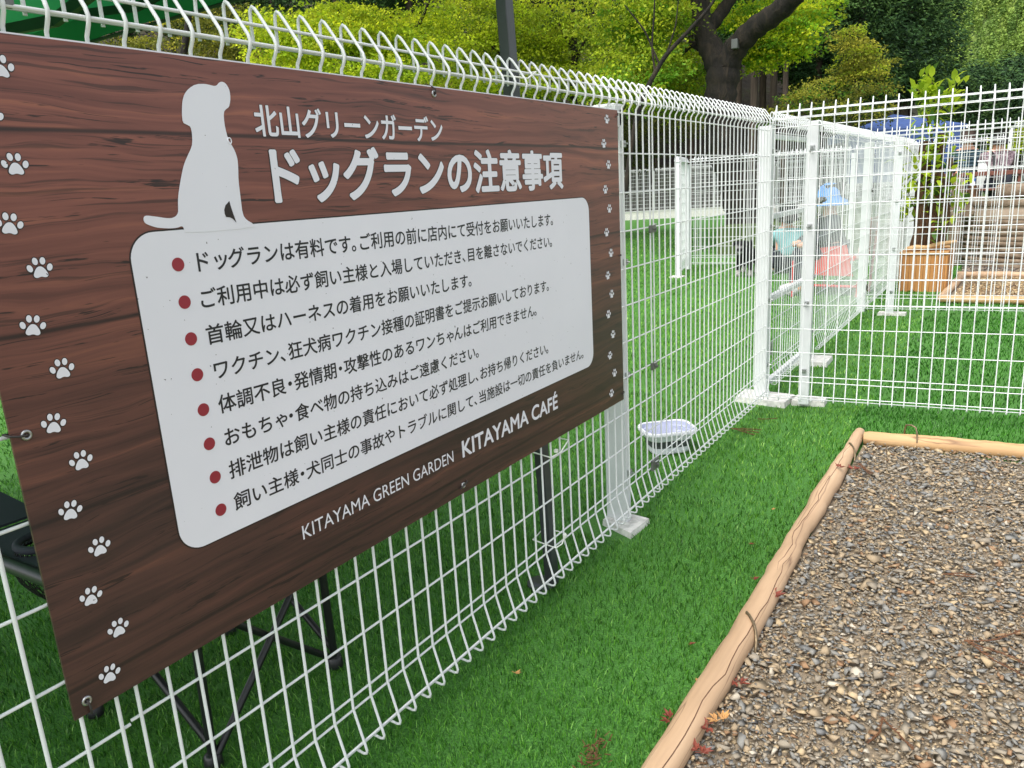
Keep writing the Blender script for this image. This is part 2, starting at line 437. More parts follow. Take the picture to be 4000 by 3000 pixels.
# (front offset q, height z) of one vertical wire of the double-loop mesh
PROF = [(-0.002, 0.067), (0.016, 0.066), (0.024, 0.069), (0.026, 0.077), (0.023, 0.088), (0.004, 0.152), (0.000, 0.166), (0, 0.60), (0, 1.395),
        (0.001, 1.404), (0.010, 1.418), (0.0125, 1.428), (0.009, 1.438), (-0.020, 1.478), (-0.029, 1.489), (-0.035, 1.493), (-0.0405, 1.488), (-0.042, 1.476), (-0.0425, 1.429)]
ROWS = [0.43 + 0.12 * k for k in range(9)] + [0.310, 0.188, 0.160]
class Frame2:
    def __init__(s, O, ang, side=1):
        "O origin; ang: direction angle of the fence run from +X; front is to the right of the run for side=1"
        s.O = np.array(O, float); s.t = np.array([math.cos(ang), math.sin(ang), 0]); s.q = np.array([math.sin(ang), -math.cos(ang), 0]) * side
    def __call__(s, a, q, z): return s.O + s.t * a + s.q * q + np.array([0, 0, z])
def wire_panel(fr, parent, s0, n, sides=8, rv=0.0026, rh=0.0023, zo=0.0, pitch=PIT, over=0.014, mat=None, name="wire_panel"):
    mb = MB()
    pr = PROF if sides >= 6 else [PROF[i] for i in (0, 2, 4, 6, 8, 11, 13, 15, 18)]
    for k in range(n):
        mb.tube([fr(s0 + k * pitch, q, z + zo) for q, z in pr], rv, sides)
    a, b_ = s0 - over, s0 + (n - 1) * pitch + over
    for z in ROWS: mb.tube([fr(a, -0.0042, z + zo), fr(b_, -0.0042, z + zo)], rh, sides)
    for q, z in [(0.0160, 0.092), (0.0005, 0.0735), (0.0065, 1.4265), (-0.0370, 1.4345), (-0.0115, 1.4595), (-0.0375, 1.4660)]:
        mb.tube([fr(a, q, z + zo), fr(b_, q, z + zo)], rh, sides)
    return mb.build(name, mat or M_WHITE, parent, smooth=True)
def post(fr, parent, s, depth=(-0.075, -0.012), w=0.042, top=1.405, z0=0.02, name="post", bolts=True):
    mb = MB()
    c = fr(s, (depth[0] + depth[1]) / 2, (z0 + top) / 2)
    mb.obox(c, fr.t * w / 2, fr.q * (depth[1] - depth[0]) / 2, np.array([0, 0, (top - z0) / 2]), 0.003)
    o = mb.build(name, M_POST, parent)
    if bolts:
        for z in (1.30, 0.93, 0.55, 0.20):
            bo = MB(); c = fr(s, depth[1] + 0.004, z); bo.obox(c, fr.t * 0.011, fr.q * 0.006, np.array([0, 0, 0.010]), 0.002)
            bo.tube([fr(s, depth[1] + 0.006, z), fr(s, depth[1] + 0.020, z)], 0.003, 6)
            bo.build("wire_clip", M_STEEL, o)
    return o
def footing(parent, quad, h, inset=0.03, name="concrete_footing"):
    "sloped concrete pad from four ground corners, with a low rim around the post"
    Q = np.array([(x, y, 0) for x, y in quad]); c = Q.mean(0); mb = MB()
    T = c + (Q - c) * (1 - inset * 2); T[:, 2] = h
    I = c + (Q - c) * 0.60; I[:, 2] = h; I2 = c + (Q - c) * 0.56; I2[:, 2] = h - 0.006
    Q[:, 2] = -0.02
    V = np.concatenate([Q, T, I, I2]); F = []
    for a in (0, 4, 8): F += [(a + i, a + (i + 1) % 4, a + 4 + (i + 1) % 4, a + 4 + i) for i in range(4)]
    F.append((12, 13, 14, 15))
    return mb.add(V, F).build(name, M_CONC, parent)
def clamp(fr, parent, s, z, w=0.05, h=0.034):
    mb = MB()
    mb.obox(fr(s, 0.004, z), fr.t * w * 0.5, fr.q * 0.005, np.array([0, 0, h / 2]), 0.003)
    mb.tube([fr(s, 0.006, z), fr(s, 0.020, z)], 0.0045, 8)
    mb.mat(1).tube([fr(s - 0.012, 0.010, z + 0.012), fr(s - 0.006, 0.016, z + 0.016), fr(s + 0.008, 0.016, z + 0.015)], 0.0025, 6)
    return mb.build("panel_clamp", [M_DARKSTEEL, M_STEEL], parent)

FM = Frame2((0, 0, 0), PI / 2)                 # main line, front towards +X
# front fence carrying the notice board
fence = thing("mesh_fence", "white wire mesh fence carrying the brown notice board, in the foreground", "fence", (0, 1.74, 0))
wire_panel(FM, fence, -0.052, 39, 10, rv=0.0029, rh=0.0026)
p_left = wire_panel(FM, fence, -0.0826 - 0.0518 * 24, 25, 10, zo=-0.005, rv=0.0030, rh=0.0027)
wire_panel(FM, fence, 1.9435, 29, 8)
post(FM, fence, 1.742, (-0.100, -0.018), 0.030, z0=0.0)
mb = MB(); mb.obox(FM(1.728, -0.058, 1.385), FM.t * 0.034, FM.q * 0.040, np.array([0, 0, 0.036]), 0.008); mb.build("post_cap", M_POST, fence)
footing(fence, [(-0.105, 1.695), (0.035, 1.635), (0.045, 1.780), (-0.105, 1.80)], 0.022)
for z in (1.024, 0.544, 0.172): clamp(FM, fence, 1.925, z, 0.045 if z > 0.3 else 0.06, 0.026 if z > 0.3 else 0.04)
clamp(FM, fence, -0.066, 1.43, 0.06, 0.012)
# corner post
post(FM, fence, 3.505, (-0.080, -0.016), 0.046, z0=0.025, top=1.42)
footing(fence, [(-0.165, 3.42), (0.110, 3.385), (0.118, 3.575), (-0.165, 3.605)], 0.03, 0.02)

# cross fence towards the right, from the corner
F1 = Frame2((0.0445, 3.3077, 0), 0.113)
cross = thing("mesh_fence", "white mesh fence crossing the right half of the picture behind the log bed", "fence", (0.19, 3.5, 0))
wire_panel(F1, cross, 0.0, 39, 8, zo=0.004)
wire_panel(F1, cross, 39 * PIT - 0.02, 16, 8, zo=0.004)
post(F1, cross, 0.158, (-0.155, -0.100), 0.050, z0=0.02, top=1.42)
footing(cross, [(0.122, 3.455), (0.285, 3.485), (0.280, 3.585), (0.122, 3.585)], 0.028, 0.02)
for z in (0.55, 1.28, 0.93): 
    mb = MB(); mb.tube([F1(0.158, -0.10, z), F1(0.158, 0.006, z)], 0.004, 6); mb.build("spacer_bolt", M_STEEL, cross)

# gate between the corner post and the latch post
gate = thing("mesh_gate", "white framed mesh gate with a metal latch, beside the corner post", "gate", (-0.04, 4.0, 0))
GY0, GY1 = 3.575, 4.43
mb = MB()
for a in (GY0, GY1):
    mb = MB(); mb.obox(FM(a, -0.045, 0.735), FM.t * 0.020, FM.q * 0.018, np.array([0, 0, 0.665]), 0.003); mb.build("gate_stile", M_POST, gate)
for z, h in ((1.372, 0.012), (0.972, 0.013), (0.538, 0.017), (0.075, 0.012)):
    mb = MB(); mb.obox(FM((GY0 + GY1) / 2, -0.045, z), FM.t * ((GY1 - GY0) / 2 - 0.021), FM.q * 0.014, np.array([0, 0, h]), 0.002); mb.build("gate_rail", M_POST, gate)
wire_panel(Frame2((-0.018, 0, 0), PI / 2), gate, GY0 + 0.035, 16, 6, rv=0.0024)
for z in (1.19, 0.28):
    mb = MB(); mb.obox(FM(3.545, -0.016, z), FM.t * 0.012, FM.q * 0.010, np.array([0, 0, 0.035]), 0.003); mb.tube([FM(3.552, -0.012, z - 0.03), FM(3.552, -0.012, z + 0.03)], 0.007, 8)
    mb.build("hinge", M_STEEL, gate)
mb = MB(); mb.obox(FM(4.455, 0.020, 1.0), FM.t * 0.045, FM.q * 0.008, np.array([0, 0, 0.008]), 0.002)
mb.obox(FM(4.455, 0.030, 1.022), FM.t * 0.030, FM.q * 0.020, np.array([0, 0, 0.016]), 0.008)
mb.mat(1).tube([FM(4.40, 0.035, 1.02), FM(4.47, 0.045, 1.024), FM(4.52, 0.040, 1.02)], 0.009, 8)
mb.build("latch", [M_DARKSTEEL, M_STEEL], gate)

# the line going on beyond the gate
beyond = thing("mesh_fence", "white mesh fence running away beyond the gate to the planter", "fence", (-0.05, 4.52, 0))
wire_panel(FM, beyond, 4.60, 38, 6)
wire_panel(FM, beyond, 6.62, 40, 5)
wire_panel(FM, beyond, 8.72, 16, 5)
post(FM, beyond, 4.525, (-0.075, -0.012), 0.05, z0=0.02)
for s_ in (6.56, 8.68): post(FM, beyond, s_, (-0.075, -0.012), 0.055, z0=0.0)
footing(beyond, [(-0.12, 4.37), (0.118, 4.372), (0.112, 4.60), (-0.12, 4.60)], 0.03, 0.02)
mb = MB(); mb.box((-0.060, 8.0, 1.36), (-0.052, 9.5, 1.50)); mb.box((-0.058, 9.53, 0.08), (0.06, 9.57, 1.44)); mb.build("end_plate", M_POST, beyond)
clamp(FM, beyond, 6.52, 1.02, 0.05, 0.03); clamp(FM, beyond, 6.5, 0.22, 0.06, 0.05)

# second cross fence, farther back
F2 = Frame2((0.10, 6.285, 0), 0.10)
cross2 = thing("mesh_fence", "second white mesh cross fence, farther back in front of the planter box", "fence", (0.21, 6.45, 0))
wire_panel(F2, cross2, -0.05, 39, 6)
wire_panel(F2, cross2, 39 * PIT - 0.05, 39, 5)
post(F2, cross2, 0.115, (-0.15, -0.10), 0.055, z0=0.0, top=1.42)
footing(cross2, [(0.11, 6.38), (0.325, 6.40), (0.325, 6.50), (0.11, 6.50)], 0.022, 0.02)
mb = MB(); mb.lathe([(0.02, 0), (0.045, 0.01), (0.05, 0.05), (0.03, 0.07), (0.03, 0.12), (0.012, 0.14)], (0, 0, 0), 14)
o = mb.build("hanging_padlock_cover", M_DARKSTEEL, None, loc=(0.05, 6.6, 1.0), smooth=True)
o.name = "spring_hook"; props(o, "dark round hook hanging on the second cross fence beside its post", "hook")

# inside the run: short partition, and the far boundary
part = thing("mesh_fence", "white mesh partition inside the dog run standing behind the black dog", "fence", (-2.55, 8.75, 0))
FA = Frame2((-2.55, 8.75, 0), math.radians(103)); FB = Frame2((-2.76, 9.68, 0), math.radians(4))
wire_panel(FA, part, 0.06, 17, 5, rv=.0036, rh=.003); wire_panel(FB, part, 0.03, 39, 5, rv=.0036, rh=.0034); wire_panel(FB, part, 2.07, 30, 4)
post(FA, part, 0.0, (-0.03, 0.03), 0.06, z0=0, top=1.42, bolts=False); post(FB, part, 0.0, (-0.03, 0.03), 0.05, z0=0, top=1.40, bolts=False)
post(FB, part, 2.04, (-0.06, -0.01), 0.05, z0=0, top=1.40, bolts=False)
mb = MB()
mb.hexa([FA(-0.04, -0.03, 1.42), FA(0.9, -0.03, 1.42), FA(0.9, 0.03, 1.42), FA(-0.04, 0.03, 1.42), FA(0.02, -0.005, 1.475), FA(0.9, -0.005, 1.475), FA(0.9, 0.005, 1.475), FA(0.02, 0.005, 1.475)])
mb.build("top_cap", M_POST, part)
for z in (1.37, 0.98, 0.55, 0.12):
    mb = MB(); mb.obox(FA(0.0, 0.035, z), FA.t * 0.034, FA.q * 0.006, np.array([0, 0, 0.012])); mb.build("bracket", M_DARKSTEEL, part)
mb = MB(); mb.box((-2.64, 8.68, 0.0), (-2.47, 8.82, 0.02), 0.004); mb.build("concrete_footing", M_CONC, part)

far = thing("mesh_fence", "low white mesh fence on a pale kerb along the far edge of the dog run", "fence", (-12, 25, 0))
FF = Frame2((-17, 21.5, 0), math.radians(24))
for k in range(9): wire_panel(FF, far, 0.05 + k * 2.02, 39, 4, zo=0.20, rv=0.003, rh=0.0045)
mb = MB(); mb.obox(FF(9.3, -0.1, 0.13), FF.t * 9.5, FF.q * 0.09, np.array([0, 0, 0.15])); mb.build("kerb_wall", M_CONC, far)
for k in range(10): post(FF, far, k * 2.02, (-0.08, -0.02), 0.06, z0=0.2, top=1.6, bolts=False)
far2 = thing("mesh_fence", "white mesh fence far right behind the two people on the bench", "fence", (1.2, 17, 0.4))
FR = Frame2((0.75, 16.8, 0.40), math.radians(-3))
for k in range(2): wire_panel(FR, far2, 0.05 + k * 2.02, 39, 4, rv=0.003, rh=0.003)
for k in range(3): post(FR, far2, k * 2.02, (-0.06, -0.01), 0.06, z0=0.0, top=1.4, bolts=False)

# cable ties and the pole come with the tent
# ------------------------------------------------------------------ log borders with iron staples
def log(name, pts, rad, mat, label, staples, wob=0.004, seed=1):
    r = np.random.default_rng(seed); P = np.array(pts, float)
    t = np.linspace(0, 1, 60); seg = np.linspace(0, 1, len(P))
    Q = np.stack([np.interp(t, seg, P[:, i]) for i in range(3)], 1)
    k1 = np.convolve(r.normal(0, 1, 80), np.ones(11) / 11, 'same')[:60]; k2 = np.convolve(r.normal(0, 1, 80), np.ones(9) / 9, 'same')[:60]
    d = P[-1] - P[0]; d /= np.linalg.norm(d); sdv = np.array([-d[1], d[0], 0])
    Q += sdv * (k1 * wob * 4.2)[:, None]; R = np.interp(t, np.linspace(0, 1, len(rad)), rad) * (1 + k2 * 0.26)
    # rounded cut ends
    e = np.array([0.86, 0.96]); R[0] *= e[0]; R[-1] *= e[0]; R[1] *= e[1]; R[-2] *= e[1]
    th = thing(name, label, "log", tuple(P[0]))
    mb = MB(); mb.tube(Q, R, 20); lo = mb.build("log_body", mat, th, smooth=True)
    for ph0, j0, j1 in ((1.15, 3, 34), (1.55, 30, 56)):
        if wob < 0.003: break
        cr = []
        for i in range(j0, j1):
            ph = ph0 + 0.22 * k1[i] * 3 + 0.08 * math.sin(i * 1.1); cr.append(Q[i] + sdv * math.cos(ph) * -R[i] * 0.995 + np.array([0, 0, R[i] * 0.995 * math.sin(ph)]))
        m2 = MB(); m2.tube(cr, [0.0012 * min(1, 0.25 + min(q, len(cr) - 1 - q) / 5) for q in range(len(cr))], 5); m2.build("drying_crack", M_CRACK, th)
    for f_, tw, kind in staples:
        i = f_ * 59; c = np.array([np.interp(i, range(60), Q[:, j]) for j in range(3)]); rr = np.interp(i, range(60), R)
        on = lambda ph, al, k=1.0: c + d * al + sdv * -math.cos(ph) * -1 * 0 + (-sdv) * math.cos(ph) * rr * k + np.array([0, 0, math.sin(ph) * rr * k])
        if kind == 'clamp':      # bent bar: one leg driven into the log, the other down into the stones on the gravel side
            arc = [on(1.75, .052, .75), on(1.72, .050, 1.16), on(1.45, .038, 1.16), on(1.0, .018, 1.14), on(.55, -.002, 1.13), on(.1, -.022, 1.18), on(-.45, -.036, 1.35), on(-.7, -.042, 1.7)]
        else:                    # upright loop standing over the log
            arc = [on(2.2, -.02, .9), on(1.75, -.02, 1.5), on(1.62, -.016, 2.15), on(1.50, .004, 2.3), on(1.38, .022, 2.1), on(1.2, .028, 1.5), on(.7, .03, 1.05), on(.3, .03, 1.02)]
        m2 = MB(); m2.tube(arc, 0.0040 if kind == 'clamp' else 0.0036, 8); m2.build("iron_staple", M_STAPLE, th, smooth=True)
    return th
log("border_log", [(0.535, -0.6, 0.029), (0.548, 0.6, 0.030), (0.540, 1.5, 0.029), (0.532, 2.2, 0.028), (0.531, 3.04, 0.027)], [0.034, 0.034, 0.031, 0.033, 0.029, 0.028, 0.027], M_LOG,
    "pinkish peeled log lying along the turf as the left border of the gravel", [(0.416, 0, 'clamp'), (0.907, 0, 'clamp')], seed=4)
log("border_log", [(0.556, 2.950, 0.031), (1.2, 3.005, 0.031), (2.6, 3.14, 0.031)], [0.031, 0.031, 0.032], M_LOG2,
    "yellowish straight log closing the far end of the near gravel", [(0.138, 0, 'loop')], 0.0012, seed=9)
log("border_log", [(0.50, 7.19, 0.035), (1.3, 7.20, 0.035), (3.2, 7.35, 0.035)], [0.035, 0.036], M_LOG2, "pale log along the front of the wood chip bed", [], 0.002, 11)
log("border_log", [(0.515, 7.26, 0.035), (0.575, 8.98, 0.035)], [0.036, 0.034], M_LOG, "short pale log on the left side of the wood chip bed beside the planter", [], 0.002, 12)
log("border_log", [(0.52, 9.02, 0.035), (1.3, 9.0, 0.035), (3.2, 9.0, 0.035)], [0.035, 0.035], M_LOG, "reddish log at the back of the wood chip bed", [], 0.002, 13)
# ------------------------------------------------------------------ notice board
BX = 0.0065                                   # back face of the board, against the wires
BY0, BZ0, BW, BH = -0.147, 0.490, 1.802, 0.903
def S(u, v, d): return np.array([BX + 0.004 + d, BY0 + u, BZ0 + v])      # d: height above the printed face
b = NB("printed_wood_board")
tc = b.n("TexCoord"); sep = b.n("SeparateXYZ"); b.l(tc.outputs['Object'], sep.inputs[0])
u_, v_ = sep.outputs['Y'], sep.outputs['Z']
def vec(su, sv, off=0.0, warp=None):
    c = b.n("CombineXYZ"); b.l(b.math('MULTIPLY', u_, su), c.inputs[0])
    vv = v_ if warp is None else b.math('ADD', v_, warp)
    b.l(b.math('MULTIPLY_ADD', vv, sv, off), c.inputs[1]); return c.outputs[0]
warp = b.math('MULTIPLY', b.math('SUBTRACT', b.noise(vec(2.2, 7.0), 1.0, 3), 0.5), 0.065)
plank = b.math('FLOOR', b.math('MULTIPLY_ADD', v_, 4.0, -0.17))
voff = b.math('MULTIPLY', plank, 3.7)
def vecp(su, sv):
    c = b.n("CombineXYZ"); b.l(b.math('MULTIPLY', u_, su), c.inputs[0])
    b.l(b.math('MULTIPLY', b.math('ADD', v_, warp), sv), c.inputs[1]); b.l(voff, c.inputs[2]); return c.outputs[0]
g1 = b.noise(vecp(1.6, 46), 1.0, 6, 0.62, 0.5)
g2 = b.noise(vecp(3.0, 130), 1.0, 4, 0.6)
col = b.ramp(g1, [(0.25, lin(80, 47, 41)), (0.42, lin(114, 66, 57)), (0.58, lin(134, 80, 68)), (0.74, lin(162, 100, 76))])
# fade to darker, greyer planks low down and at both ends, as printed; the paler top also carries sky sheen in its colour
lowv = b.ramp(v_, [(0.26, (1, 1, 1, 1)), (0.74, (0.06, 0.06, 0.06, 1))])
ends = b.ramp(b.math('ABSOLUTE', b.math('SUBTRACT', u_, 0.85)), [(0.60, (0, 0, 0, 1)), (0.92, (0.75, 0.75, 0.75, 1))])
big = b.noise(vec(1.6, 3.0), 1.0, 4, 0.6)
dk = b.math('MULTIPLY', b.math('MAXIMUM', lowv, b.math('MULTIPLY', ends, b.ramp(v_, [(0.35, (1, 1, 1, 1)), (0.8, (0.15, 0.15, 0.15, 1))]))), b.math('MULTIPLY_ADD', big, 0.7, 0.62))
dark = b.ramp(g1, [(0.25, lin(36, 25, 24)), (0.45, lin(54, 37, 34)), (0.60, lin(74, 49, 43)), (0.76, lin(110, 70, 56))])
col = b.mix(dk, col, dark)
# fine dark pores and longer cracks
por = b.ramp(g2, [(0.36, (1, 1, 1, 1)), (0.43, (0, 0, 0, 1))])
col = b.mix(b.math('MULTIPLY', por, 0.6), col, lin(40, 27, 26))
ck = b.noise(vecp(1.5, 62), 1.0, 3, 0.5, 0.5)
crk = b.ramp(b.math('ABSOLUTE', b.math('SUBTRACT', ck, 0.54)), [(0.0, (1, 1, 1, 1)), (0.012, (1, 1, 1, 1)), (0.024, (0, 0, 0, 1))])
brk = b.ramp(b.noise(vec(6, 46), 1.0, 4, 0.7), [(0.53, (0, 0, 0, 1)), (0.57, (1, 1, 1, 1))])
col = b.mix(b.math('MULTIPLY', b.math('MULTIPLY', crk, brk), 0.9), col, lin(30, 20, 20))
# a few knots
vo = b.n("TexVoronoi"); vo.inputs['Scale'].default_value = 1.0; b.l(vec(2.1, 6.0, 0.3), vo.inputs['Vector'])
kn = b.ramp(b.math('ADD', vo.outputs['Distance'], b.math('MULTIPLY', b.math('SUBTRACT', g2, 0.5), 0.10)), [(0.03, (1, 1, 1, 1)), (0.10, (0, 0, 0, 1))])
col = b.mix(b.math('MULTIPLY', kn, 0.6), col, lin(44, 30, 27))
# plank seams at quarter heights
sm = b.math('ABSOLUTE', b.math('SUBTRACT', b.math('FRACT', b.math('MULTIPLY_ADD', b.math('ADD', v_, b.math('MULTIPLY', b.math('SUBTRACT', big, 0.5), 0.014)), 4.0, -0.17 + 1.0)), 0.5))
seam = b.ramp(sm, [(0.482, (0, 0, 0, 1)), (0.494, (1, 1, 1, 1))])
col = b.mix(b.math('MULTIPLY', seam, 0.85), col, lin(28, 19, 19))
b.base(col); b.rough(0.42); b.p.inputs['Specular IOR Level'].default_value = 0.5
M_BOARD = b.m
b = NB("printed_white"); f = b.noise(b.coords(), 2.5, 4)
col = b.ramp(f, [(0.3, lin(220, 220, 228)), (0.7, lin(226, 226, 234))])
sp = b.ramp(b.noise(b.coords(), 130, 2), [(0.235, lin(120, 115, 112)), (0.25, (1, 1, 1, 1))])
b.base(b.mix(1.0, col, sp, 'MULTIPLY')); b.rough(0.42); M_PWHITE = b.m
M_INK = plain("black_ink", lin(28, 28, 34), 0.42, 0, 0.05)
M_RED = plain("dark_red_ink", lin(142, 38, 52), 0.42, 0, 0.04)
M_HALO = plain("dark_brown_outline_ink", lin(36, 24, 22), 0.42, 0, 0.05)

board = thing("notice_board", "brown wood print notice board with a white dog silhouette, tied to the front fence", "sign", (BX, BY0, BZ0))
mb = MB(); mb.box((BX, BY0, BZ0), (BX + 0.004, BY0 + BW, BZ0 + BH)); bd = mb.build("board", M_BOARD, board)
mb = MB(); mb.box((BX - 0.0006, BY0 - 0.0005, BZ0 + BH + 0.0002), (BX + 0.0035, BY0 + BW + 0.0005, BZ0 + BH + 0.0022)); mb.build("top_edge_strip", M_PWHITE, board)
def flat(poly, d, name, mat, th=0.0004):
    m = MB(); P = np.array(poly)
    if np.sum(P[:, 0] * np.roll(P[:, 1], -1) - np.roll(P[:, 0], -1) * P[:, 1]) < 0: P = P[::-1]
    m.prism([tuple(p) for p in P], d, d + th, lambda a, b_, c: S(a, b_, c)); return m.build(name, mat, board)
def rrect(u0, v0, u1, v1, r, n=10):
    out = []
    for cu, cv, a0 in ((u1 - r, v1 - r, 0), (u0 + r, v1 - r, 90), (u0 + r, v0 + r, 180), (u1 - r, v0 + r, 270)):
        for i in range(n + 1):
            a = math.radians(a0 + 90 * i / n); out.append((cu + r * math.cos(a), cv + r * math.sin(a)))
    return out
flat(rrect(0.1965, 0.1605, 1.5975, 0.6585, 0.043), 0.0001, "panel_outline", M_HALO, 0.0003)
flat(rrect(0.199, 0.163, 1.595, 0.656, 0.040), 0.0005, "notice_panel", M_PWHITE, 0.0003)
# dog silhouette sitting on the panel
DOG = [(0.420, 0.650), (0.4155, 0.657), (0.404, 0.663), (0.398, 0.672), (0.3985, 0.699), (0.399, 0.725), (0.402, 0.745), (0.403, 0.758), (0.4005, 0.769), (0.396, 0.778), (0.391, 0.786), (0.389, 0.796), (0.3875, 0.811), (0.389, 0.827),
       (0.394, 0.832), (0.400, 0.835), (0.403, 0.841), (0.4055, 0.849), (0.406, 0.859), (0.4035, 0.866), (0.399, 0.871), (0.393, 0.8722), (0.388, 0.870), (0.384, 0.866), (0.379, 0.8645), (0.372, 0.8655), (0.363, 0.8665), (0.347, 0.865), (0.334, 0.858), (0.3255, 0.850), (0.321, 0.842),
       (0.318, 0.832), (0.316, 0.822), (0.315, 0.809), (0.321, 0.8065), (0.327, 0.804), (0.328, 0.795), (0.326, 0.780), (0.322, 0.772), (0.316, 0.764), (0.309, 0.754), (0.304, 0.745), (0.299, 0.733), (0.294, 0.720), (0.290, 0.709), (0.287, 0.698), (0.2855, 0.688),
       (0.284, 0.680), (0.278, 0.675), (0.271, 0.6735), (0.261, 0.6745), (0.252, 0.6765), (0.243, 0.678), (0.235, 0.6795), (0.230, 0.679), (0.2275, 0.6745), (0.229, 0.669), (0.236, 0.6655), (0.245, 0.662), (0.255, 0.6603), (0.268, 0.659), (0.279, 0.6592), (0.287, 0.6615), (0.2895, 0.658), (0.290, 0.650)]
flat(smooth_poly(DOG, True, 1), 0.0009, "dog_silhouette", M_PWHITE)
flat([(0.376, 0.694), (0.3775, 0.685), (0.3795, 0.676), (0.3835, 0.6605), (0.378, 0.6665), (0.373, 0.669), (0.366, 0.670), (0.3645, 0.675), (0.3645, 0.681), (0.368, 0.688), (0.371, 0.690)], 0.0015, "leg_gap", M_HALO)
m = MB(); m.tube([S(0.3925 + 0.0035 * math.cos(a), 0.785 + 0.0045 * math.sin(a), 0.0012) for a in np.linspace(0, 2 * PI, 14)[:-1]], 0.0011, 6, True); m.build("collar_ring", M_PWHITE, board)
# paw prints
def paw(cu, cv, s, rot, name="paw_print"):
    ca, sa = math.cos(rot), math.sin(rot)
    tr = lambda x, y: (cu + s * (x * ca - y * sa), cv + s * (x * sa + y * ca))
    pad = smooth_poly([(-0.50, -0.42), (-0.30, -0.56), (0.0, -0.44), (0.30, -0.56), (0.50, -0.42), (0.42, -0.12), (0.16, 0.24), (-0.16, 0.24), (-0.42, -0.12)], True, 2)
    parts_ = [pad]
    for x, y, a in ((-0.66, 0.14, 0.35), (-0.25, 0.60, 0.12), (0.25, 0.60, -0.12), (0.66, 0.14, -0.35)):
        q = np.linspace(0, 2 * PI, 17)[:-1]; ex, ey = 0.185 * np.cos(q), 0.255 * np.sin(q)
        parts_.append(np.stack([x + ex * math.cos(a) - ey * math.sin(a), y + ex * math.sin(a) + ey * math.cos(a)], 1))
    m = MB()
    for d, g, k in ((0.0001, 0.07, 1), (0.0005, 0.0, 0)):
        m.mat(k)
        for P in parts_:
            c = np.mean(P, 0); Q = c + (P - c) * (1 + g / np.abs(P - c).max())
            m.prism([tr(x, y) for x, y in Q], d, d + 0.0003, lambda a, b_, c_: S(a, b_, c_))
    return m.build(name, [M_PWHITE, M_HALO], board)
PL = [(0.078, 0.862), (0.054, 0.806), (0.072, 0.748), (0.051, 0.677), (0.076, 0.620), (0.053, 0.549), (0.078, 0.487), (0.053, 0.418), (0.078, 0.358), (0.051, 0.295), (0.079, 0.229), (0.054, 0.164), (0.082, 0.099), (0.057, 0.038)]
PR = [(1.728, 0.872), (1.704, 0.803), (1.731, 0.743), (1.706, 0.672), (1.730, 0.615), (1.707, 0.546), (1.733, 0.482), (1.708, 0.416), (1.731, 0.356), (1.705, 0.296), (1.733, 0.228), (1.708, 0.165), (1.737, 0.102), (1.712, 0.041)]
for i, (a, c_) in enumerate(PL): paw(a, c_, 0.0185, -0.18 if i % 2 else -0.02)
for i, (a, c_) in enumerate(PR): paw(a, c_, 0.0180, 0.04 if i % 2 else -0.10)

# ---- lettering: every character is placed from the built-in font, then flattened on the board
_G = {}
def glyphs(chars, offset):
    need = [c for c in dict.fromkeys(chars) if (c, offset) not in _G]
    obs = []
    for c in need:
        cu = bpy.data.curves.new("glyph", 'FONT'); cu.body = c; cu.size = 1.0; cu.offset = offset; cu.resolution_u = 5; cu.fill_mode = 'FRONT'
        ob = bpy.data.objects.new("glyph", cu); C.objects.link(ob); obs.append((c, ob))
    bpy.context.view_layer.update(); dg = bpy.context.evaluated_depsgraph_get()
    for c, ob in obs:
        me = ob.evaluated_get(dg).to_mesh()
        V = np.array([v.co[:] for v in me.vertices]).reshape(-1, 3); F = [list(p.vertices) for p in me.polygons]
        ob.evaluated_get(dg).to_mesh_clear(); _G[(c, offset)] = (V, F)
    for c, ob in obs:
        cu = ob.data; bpy.data.objects.remove(ob); bpy.data.curves.remove(cu)
def fatten(V, F, r, i0=0):
    "stack shifted copies: strokes grow by r on every side with rounded corners; a hair of depth keeps the copies apart"
    out = [(V, F, i0)]
    if r > 0:
        n = 12 if r > 0.012 else 8
        for k in range(n): out.append((V + r * np.array([math.cos(2 * PI * k / n), math.sin(2 * PI * k / n)]), F, i0 + k + 1))
    return out
def lay(chars, offset, adv):
    "list of (V2d, F, layer) laid out with advances in em"
    glyphs(chars, 0.0); x = 0.0; out = []
    for c, a in zip(chars, adv):
        V, F = _G[(c, 0.0)]
        if len(V):
            dx = x
            if c in "、。": dx = x - 0.04
            elif c == "・": dx = x - 0.25
            out += fatten(V[:, :2] + np.array([dx, 0]), F, offset)
        x += a
    return out
def fit_text(name, out, u0, u1, v0, v1, mat, d=0.0010, halo=None):
    allv = np.concatenate([v for v, _, _ in out]); lo, hi = allv.min(0), allv.max(0)
    sx, sy = (u1 - u0) / (hi[0] - lo[0]), (v1 - v0) / (hi[1] - lo[1])
    m = MB()
    for V, F, li in out: m.add([S(u0 + (x - lo[0]) * sx, v0 + (y - lo[1]) * sy, d + li * 0.000012) for x, y in V], F)
    return m.build(name, mat, board), (lo, hi)
